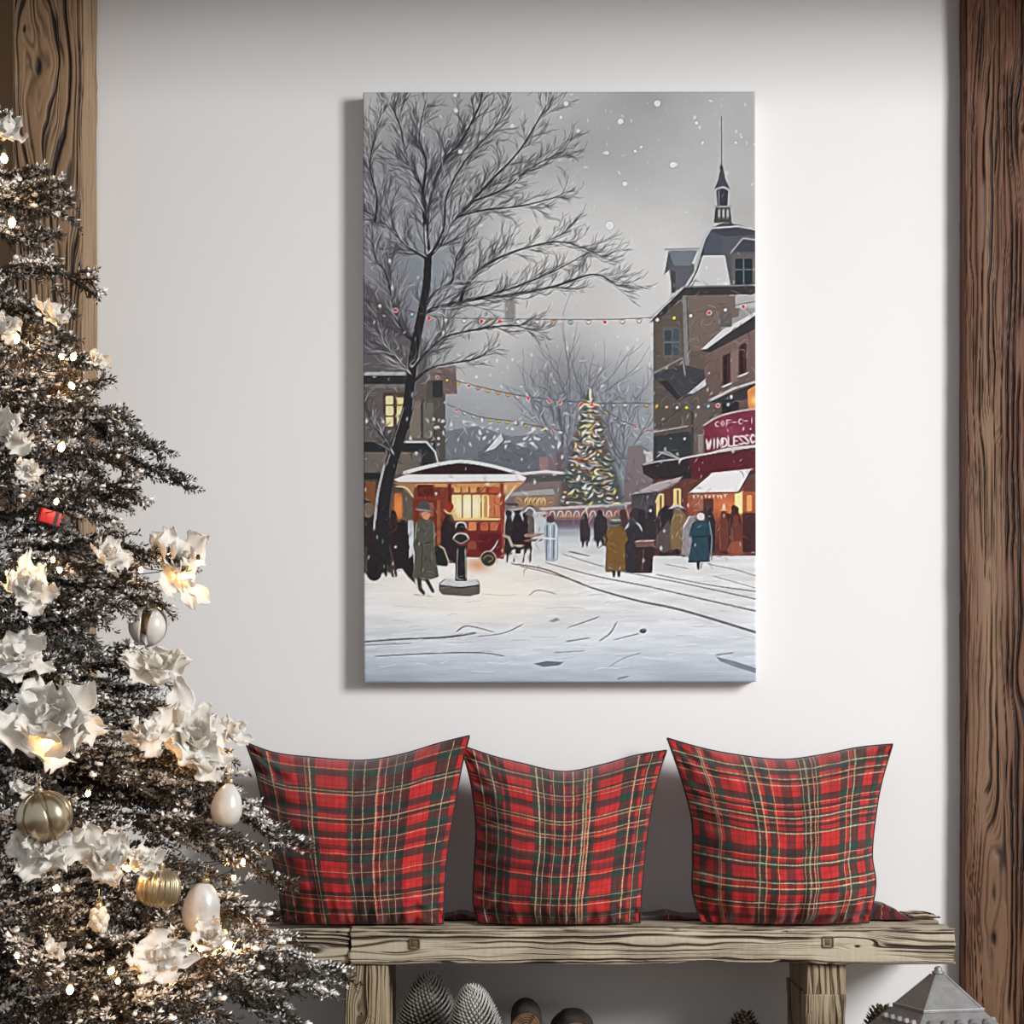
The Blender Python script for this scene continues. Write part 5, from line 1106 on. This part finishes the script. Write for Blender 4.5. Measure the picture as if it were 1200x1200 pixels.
for a_ in ((58, 850, 66, 'biggest white silk flower, full and ragged, at the left edge above the champagne bauble', .1, .0, 9, 7, 1.15),
           (20, 772, 44, 'snowy white silk flower at the left edge, just above the biggest flower', -.1, .3, 7, 5, 1.2),
           (178, 782, 40, 'white silk flower with long curling petals just under the open tulip bauble', .3, .1, 6, 4, 1.15),
           (206, 664, 42, 'white silk flower glowing on the bough tip level with the kiosk picture', .4, .1, 7, 4, 1.45),
           (128, 655, 30, 'flattened white silk flower behind the glowing one on the same bough', .2, .3, 6, 4, 1.1),
           (222, 872, 54, 'large ragged silk flower beside the upper left corner of the first cushion', .35, .1, 8, 6, 1.2),
           (266, 860, 30, 'small silk flower at the bough tip nearest the first cushion corner', .5, .3, 6, 4, 1.0),
           (168, 862, 30, 'dim silk flower between the biggest flower and the large ragged one', .0, .2, 6, 4, 1.0),
           (10, 508, 36, 'crumpled white silk rose at the left edge above the red box', .0, .1, 7, 7, 1.0),
           (34, 552, 22, 'small white silk flower under the crumpled rose', .1, -.1, 6, 4, 1.0),
           (52, 1000, 40, 'wide white silk flower directly below the champagne bauble', .1, .2, 8, 5, 1.3),
           (120, 1006, 38, 'lit white silk flower right of the one below the champagne bauble', .2, .1, 8, 5, 1.2),
           (168, 1012, 26, 'white silk flower just above the ribbed gold bauble', .3, .1, 7, 4, 1.0),
           (8, 158, 24, 'topmost white silk flower, at the left edge in front of the timber post', .1, .3, 6, 4, 1.0),
           (30, 690, 34, 'frosted silk flower at the left edge below the fairy lit bough', .1, .1, 7, 4, 1.2),
           (2, 388, 26, 'cream silk flower lit warm at the left edge halfway up the timber post', .3, .2, 6, 5, 1.0),
           (58, 372, 22, 'flat frosted silk flower right of the cream one before the post', .3, .5, 6, 3, 1.2),
           (114, 424, 15, 'tiny silk flower on the bough tip at the right edge of the timber post', .4, .3, 5, 4, 1.0),
           (185, 1126, 36, 'low white silk flower lit from behind near the end of the bench', .2, .5, 7, 4, 1.4),
           (242, 1100, 26, 'silk flower beside the brightest bulb at the left end of the bench', .2, .4, 6, 4, 1.2),
           (64, 1116, 17, 'tiny curled silk flower low on the tree above the lowest bulbs', .1, .2, 5, 3, 1.0),
           (24, 925, 14, 'small gilt-edged silk flower touching the top of the champagne bauble', .1, .2, 5, 4, 1.0)):
    flower(*a_)

# ---------------------------------------------------------------- baubles
M_pearl = simple('pearl_glass', srgb(226, 222, 214), srgb(206, 200, 190), 14, .25, .15, .05, .001)
M_crack = simple('crackled_white_glass', srgb(226, 224, 220), srgb(176, 170, 162), 26, .35, .1, .5, .002)
M_gold = simple('aged_gold_metal', srgb(196, 178, 144), srgb(150, 130, 96), 16, .32, .8, .1, .001)
M_glit = simple('white_glitter', srgb(244, 240, 234), srgb(206, 190, 164), 240, .5, .1, .9, .003)
def bauble(px, py, label, build, out=.055, rot=(0, 0, 0), name='bauble'):
    p = on_tree(px, py, out); e = empty(name, p, rot); tag(e, label, 'bauble', 'baubles on the christmas tree'); build(e); return e
def cap(e, z, r=.006, mat=None):
    mb = MB().lathe([(0, z+.009), (r*.8, z+.009), (r, z+.007), (r*1.05, z-.001), (r*.9, z-.003)], 18, 9, .06); c = obj('cap', mb.mesh('cap', mat or M_gold), e)
    pts = [(.004*math.sin(a), 0, z+.013-.004*math.cos(a)) for a in np.linspace(0, 2*PI, 13)]+[(0, 0, z+.018), (0, 0, z+.03)]
    obj('loop', MB().tube(pts, .0008, 6).mesh('loop', M_gold), c)
def leaf_shell(r, half, seed, squash=1.0, open_=0.0):
    """A pointed petal shell hugging a sphere of radius r."""
    nu, nv = 13, 17; U, T_ = np.meshgrid(np.linspace(-1, 1, nu), np.linspace(0, 1, nv)); la = -1.25+2.75*T_; lo = half*np.sin(PI*np.clip(T_, .02, .98))**.75*U
    rr_ = r*(1.0+.13*(1-U**2)*np.sin(PI*T_)+.05*np.abs(U)**4)*(1+open_*T_**2)
    V = np.stack([rr_*np.cos(la)*np.cos(lo), rr_*np.cos(la)*np.sin(lo), rr_*np.sin(la)*squash], -1).reshape(-1, 3); V2 = V*.93
    q = grid_quads(nu, nv); n_ = len(V); ix = np.arange(n_).reshape(nv, nu); lp = np.concatenate([ix[0, :-1], ix[:-1, -1], ix[-1, ::-1][:-1], ix[::-1, 0][:-1]]); l2 = np.roll(lp, -1)
    return np.concatenate([V, V2]), np.concatenate([q, q[:, ::-1]+n_, np.stack([lp, lp+n_, l2+n_, l2], -1)])
def sph(r, sq=1.0, n=18): return [(r*math.sin(PI*i/n)+1e-5, -r*sq*math.cos(PI*i/n)) for i in range(n+1)]
def b_champagne(e):
    r = .038; obj('body', MB().lathe(sph(r), 36).mesh('body', M_gold), e)
    V, q = leaf_shell(r*1.02, .50, 1); me_ = MB().add(V, q).mesh('petal_shell', M_sil)
    for k in range(6): obj('petal_shell', me_, e, (0, 0, 0), (0, 0, k*PI/3+.35))
    cap(e, r)
bauble(52, 957, 'round champagne bauble wrapped in polished petal shells, the largest on the tree', b_champagne, .07, (.25, -.15, 0))
def b_tulip(e):
    V, q = leaf_shell(.030, .62, 2, 1.0, .24); V = V*[1, 1, -1.05]; me_ = MB().add(V, q[:, ::-1]).mesh('petal_shell', M_pearl)
    for k in range(4): obj('petal_shell', me_, e, (0, 0, 0), (0, 0, k*PI/2+.5))
    obj('body', MB().lathe(sph(.020), 20).mesh('body', M_gold), e); cap(e, .030)
bauble(174, 731, 'pearly half-open tulip bauble hanging alone against the wall from a bough tip', b_tulip, .03, (.2, .1, .2))
def b_drop(e):
    obj('body', MB().lathe([(1e-5, -.036), (.012, -.034), (.022, -.026), (.0265, -.012), (.026, .002), (.021, .018), (.013, .030), (.006, .037), (1e-5, .039)], 32).mesh('body', M_pearl), e); cap(e, .037)
bauble(266, 944, 'smooth white drop bauble hanging beside the left cushion under the flower', b_drop, .02, (0, .12, 0))
def b_rib(e):
    obj('body', MB().lathe([(1e-5, -.030), (.020, -.029), (.031, -.020), (.034, -.004), (.032, .012), (.024, .024), (.010, .031), (1e-5, .032)], 144, 24, .045).mesh('body', M_gold), e); cap(e, .031)
bauble(186, 1040, 'ribbed gold bauble hanging under the white flowers low on the tree', b_rib, .06, (0, .1, 0))
def b_egg(e):
    obj('body', MB().lathe([(1e-5, -.042), (.015, -.040), (.026, -.028), (.031, -.010), (.030, .010), (.024, .028), (.013, .042), (1e-5, .047)], 32).mesh('body', M_crack), e); cap(e, .045)
bauble(236, 1066, 'egg-shaped white crackled bauble above the brightest bulb by the bench', b_egg, .05, (.1, .14, 0))
def b_glit(e):
    mb_ = MB()
    for k in range(14):
        a = k*2.4; z = -.014+.028*k/13; r = .014*math.sqrt(max(.05, 1-(z/.017)**2)); mb_.lathe(sph(.0075, 1, 8), 10, c=(r*math.cos(a)*.7, r*math.sin(a)*.7, z))
    obj('body', mb_.mesh('body', M_glit), e); cap(e, .018)
bauble(116, 1078, 'small lumpy white glitter bauble, lowest on the tree', b_glit, .06)
# red box
M_red = simple('red_paper', srgb(206, 40, 30), srgb(180, 28, 24), 40, .5); M_rib = simple('dark_ribbon', srgb(30, 34, 30), srgb(22, 24, 22), 40, .6)
p = on_tree(57, 606, -.012); e = empty('gift_box', p, (.1, .25, .5)); tag(e, 'tiny red gift box with dark ribbon wedged among the dark boughs', 'ornament')
obj('box', MB().box(-.017, -.013, -.011, .017, .013, .011, .001).mesh('box', M_red), e)
obj('ribbon', MB().box(.006, -.0138, -.0118, .012, .0138, .0118).box(-.0178, -.003, -.0118, .0178, .003, .0118).mesh('ribbon', M_rib, False), e)
# ================================================================= under the bench: frosted cones on a low log pile
M_end = wood_mat('log_wood', srgb(150, 110, 66), srgb(120, 82, 46), srgb(44, 28, 16), srgb(140, 100, 60))
M_lbark = simple('log_bark', srgb(86, 72, 62), srgb(44, 36, 30), 22, .9, 0, .9, .008, (1, .25, 1))
def log(x, y0, y1, z, r, label, seed):
    R = np.random.default_rng(seed); e = empty('firewood_log', (x, (y0+y1)/2, z)); tag(e, label, 'firewood', 'firewood under the bench'); h = (y1-y0)/2
    n, m_ = 40, 24; th = np.arange(n)*2*PI/n; ys = np.linspace(-h, h, m_); TH, Y_ = np.meshgrid(th, ys); rr_ = r*(1+.05*np.sin(2*TH+seed)+.07*(vn(TH*r*1.0, Y_+1, .012, .05, R)-.5))
    rr_[0] *= .97; rr_[-1] *= .97
    V = np.stack([rr_*np.cos(TH), Y_, rr_*np.sin(TH)], -1).reshape(-1, 3); obj('bark', np_mesh('bark', V, grid_quads(n, m_, True), None, True, M_lbark), e)
    mb = MB(); k = 14
    for yy, sg in ((-h, 1), (h, -1)):
        rad = np.linspace(0.02, .985, k); RR, TT = np.meshgrid(rad, th, indexing='ij'); r0 = rr_[0 if sg == 1 else -1]
        g = np.clip(np.exp(-((np.modf(RR*7+.3*np.sin(TT*2+seed))[0]-.5)/.18)**2)*.7+.5*np.exp(-((TT-1.1)/.05)**2), 0, 1)
        Vc = np.stack([RR*r0*np.cos(TT), np.full(RR.shape, yy)-sg*.0004, RR*r0*np.sin(TT)], -1).reshape(-1, 3); q = grid_quads(n, k, True); mb.add(Vc, q if sg == 1 else q[:, ::-1], None, g.ravel())
    obj('cut_end', mb.mesh('cut_end', M_end, True, 'grain'), e)
zlow = .079
for i, x in enumerate((-.135, .02, .175)): log(x, -.37, -.10, zlow, .078, 'bark covered log in the bottom row of firewood under the bench', 50+i)
pz = at(617, 1183, -.30); log(pz.x, -.36, -.10, pz.z-.034, .034, 'small brown log with its cut end showing, beside the frosted cones', 61)
pz = at(672, 1195, -.30); log(pz.x, -.34, -.10, pz.z-.052, .052, 'dark log right of the small brown one under the bench', 62)
M_cone = None
def cone_mat(name, dark, tipc):
    m, nt, b = nmat(name); g = N(nt, 'ShaderNodeAttribute', attribute_name='frost').outputs['Fac']; f = noise_tex(nt, 90, 3, .6, objco(nt))
    nt.links.new(mixc(nt, ramp(nt, math_(nt, 'ADD', g, math_(nt, 'MULTIPLY', math_(nt, 'SUBTRACT', f, .5), .5)), [(.35, (0, 0, 0)), (.8, (1, 1, 1))]), dark, tipc), b.inputs['Base Color']); b.inputs['Roughness'].default_value = .8
    return m
M_c1 = cone_mat('frosted_cone', srgb(66, 58, 50), srgb(226, 222, 212)); M_c2 = cone_mat('dark_cone', srgb(34, 26, 20), srgb(112, 92, 66))
def pine_cone(p, H, W, label, mat, seed, tilt=(0, 0), n=190, dome=False):
    """Scales spiral round an egg-shaped core; p is the middle of the cone's foot."""
    R = random.Random(seed); e = empty('pine_cone', p, (tilt[0], tilt[1], 0)); tag(e, label, 'pine cone', 'pine cones under the bench')
    prof = (lambda t: W/2*math.sqrt(max(.02, 1-t**3.6))*(.86+.14*math.sin(3*t+seed))) if dome else (lambda t: W/2*max(.05, math.sin(PI*min(1, .10+.86*t))**.6*(1.08-.35*t)))
    obj('core', MB().lathe([(prof(t)*.72 if 0 < t < 1 else 1e-4, H*t) for t in np.linspace(0, 1, 14)], 20).mesh('core', mat), e)
    mb = MB(); sw = 1.9*W*math.pi/math.sqrt(n*2.4*PI/2)*.36
    for k in range(n):
        t = (k+.5)/n; a = k*2.39996; r = prof(t)*.70; z = H*(.03+.93*t); s = sw*(.75+.5*math.sin(PI*t))*R.uniform(.85, 1.15)
        el = (.25+1.1*t) if dome else -.15+1.25*t; d = Vector((math.cos(a)*math.cos(el), math.sin(a)*math.cos(el), math.sin(el))); sd = Vector((-math.sin(a), math.cos(a), 0)); u = d.cross(sd)*-1
        c = Vector((r*math.cos(a), r*math.sin(a), z)); L = s*1.15+W*(.10 if dome else .06)
        P = [c-sd*s*.25-u*s*.1, c+sd*s*.25-u*s*.1, c+d*L*.7+sd*s*.55, c+d*L+u*s*.28, c+d*L*.7-sd*s*.55, c+d*L*.55-u*s*.28, c+d*L*.62+u*s*.30]
        mb.add([tuple(v) for v in P], None, [(0, 1, 6), (1, 2, 6), (2, 3, 6), (3, 4, 6), (4, 0, 6), (0, 5, 1), (1, 5, 2), (2, 5, 3), (3, 5, 4), (4, 5, 0)], [0, 0, .75, 1, .75, .1, .55])
    obj('scales', mb.mesh('scales', mat, False, 'frost'), e)
pt = at(500, 1143, -.20); pine_cone((pt.x-.004, -.20, .153), pt.z-.153, .155, 'taller frosted grey pine cone beside the left bench leg', M_c1, 1, (0, .06), 800, True)
pt = at(558, 1158, -.36); pine_cone((pt.x+.006, -.36, .153), pt.z-.153, .152, 'shorter frosted grey pine cone between the taller one and the brown log', M_c1, 2, (0, -.08), 800, True)
pt = at(872, 1185, -.22); pine_cone((pt.x, -.22, .002), pt.z, .145, 'dark pine cone with gold flecks standing left of the right bench leg', M_c2, 3, (0, 0), 420)
pt = at(1032, 1177, -.37); pine_cone((pt.x, -.37, .002), pt.z, .150, 'dark brown pine cone standing just left of the metal lantern', M_c2, 4, (0, 0), 420)
pt = at(346, 1190, -.25); pine_cone((pt.x, -.25, .002), pt.z, .10, 'dark pine cone in the shade left of the left bench leg', M_c2, 5, (0, 0), 300)

# ================================================================= the metal lantern
LY = -.62; ap = at(1097, 1142, LY); lz = lambda py: at(0, py, LY).z; k_ = (LY-CAM_Y)/F
m, nt, b = nmat('galvanised_tin'); f = noise_tex(nt, 16, 6, .65, objco(nt)); f2 = noise_tex(nt, 70, 4, .6, objco(nt))
nt.links.new(mixc(nt, math_(nt, 'MULTIPLY', f2, .6), mixc(nt, f, srgb(120, 118, 116), srgb(186, 186, 186)), srgb(92, 84, 76)), b.inputs['Base Color']); b.inputs['Metallic'].default_value = .55; b.inputs['Roughness'].default_value = .48
bump(nt, b, f2, .25, .002); M_tin = m
lan = empty('lantern', (ap.x+.004, LY, 0), (0, 0, math.radians(17))); tag(lan, 'old grey tin lantern with a pyramid roof before the right bench end', 'lantern')
def frustum(mb, h0, z0, h1, z1, n=1):
    V = [(sx*h, sy*h, z) for h, z in ((h0, z0), (h1, z1)) for sx, sy in ((-1, -1), (1, -1), (1, 1), (-1, 1))]
    return mb.add(V, [(i, (i+1) % 4, 4+(i+1) % 4, 4+i) for i in range(4)])
zA, zR, zE = ap.z, lz(1179), lz(1206)
hR, hE = .0615, .101
mb = MB(); frustum(mb, hR, zR, .010, zA); mb.add([(-.010, -.010, zA), (.010, -.010, zA), (.010, .010, zA), (-.010, .010, zA)], [(0, 1, 2, 3)])
for i in range(4):
    a = PI/4+i*PI/2; s2 = math.sqrt(2); mb.tube([(hR*s2*math.cos(a), hR*s2*math.sin(a), zR), (.010*s2*math.cos(a), .010*s2*math.sin(a), zA)], .0025, 6)
roof = obj('roof', mb.mesh('roof', M_tin, False), lan)
mb = MB().box(-hR-.004, -hR-.004, zR-.005, hR+.004, hR+.004, zR+.002, .0015); frustum(mb, hE, zE, hR+.002, zR-.004); mb.box(-hE-.003, -hE-.003, zE-.008, hE+.003, hE+.003, zE, .0015)
for side in range(4):
    a = side*PI/2; M = Matrix.Rotation(a, 3, 'Z')
    for j in range(5):                       # pierced petal bosses on the skirt
        t = -1+2*(j+.5)/5; c = Vector((t*(hE+hR)/2*.9, -(hE+hR)/2-.004, (zE+zR)/2-.002))
        o8 = [Vector((.008*math.cos(q_), -.003, .008*math.sin(q_))) for q_ in np.linspace(0, 2*PI, 7)[:-1]]; P = [M @ (c+v_) for v_ in o8]+[M @ (c+Vector((0, -.008, .003)))]+[M @ (c+v_*1.2+Vector((0, .008, 0))) for v_ in o8]
        mb.add([tuple(v_) for v_ in P], [(7+i, 7+(i+1) % 6, (i+1) % 6, i) for i in range(6)], [(i, (i+1) % 6, 6) for i in range(6)])
obj('roof_skirt', mb.mesh('roof_skirt', M_tin, False), lan)
mb = MB().lathe([(.009, zA-.001), (.012, zA+.002), (.012, zA+.006), (.007, zA+.008), (.008, zA+.012), (.004, zA+.016), (1e-5, zA+.017)], 20); obj('finial', mb.mesh('finial', M_tin), roof)
hb = .088
for sx in (-1, 1):
    for sy in (-1, 1): obj('corner_post', MB().box(sx*hb-.006, sy*hb-.006, .03, sx*hb+.006, sy*hb+.006, zE-.008, .001).mesh('corner_post', M_tin), lan)
m, nt, b = nmat('lantern_glass'); b.inputs['Transmission Weight'].default_value = 1; b.inputs['Roughness'].default_value = .03; f = noise_tex(nt, 8, 2, .5, objco(nt)); nt.links.new(mixc(nt, f, (.95, .97, .96, 1), (1, 1, 1, 1)), b.inputs['Base Color']); M_glass = m
for i in range(4):
    o = obj('glass_pane', MB().box(-hb+.006, -hb-.0015, .035, hb-.006, -hb+.0015, zE-.012).mesh('glass_pane', M_glass, False), lan, (0, 0, 0), (0, 0, i*PI/2))
obj('base', MB().box(-hb-.014, -hb-.014, 0.0005, hb+.014, hb+.014, .022, .003).box(-hb-.008, -hb-.008, .022, hb+.008, hb+.008, .034, .002).mesh('base', M_tin, False), lan)
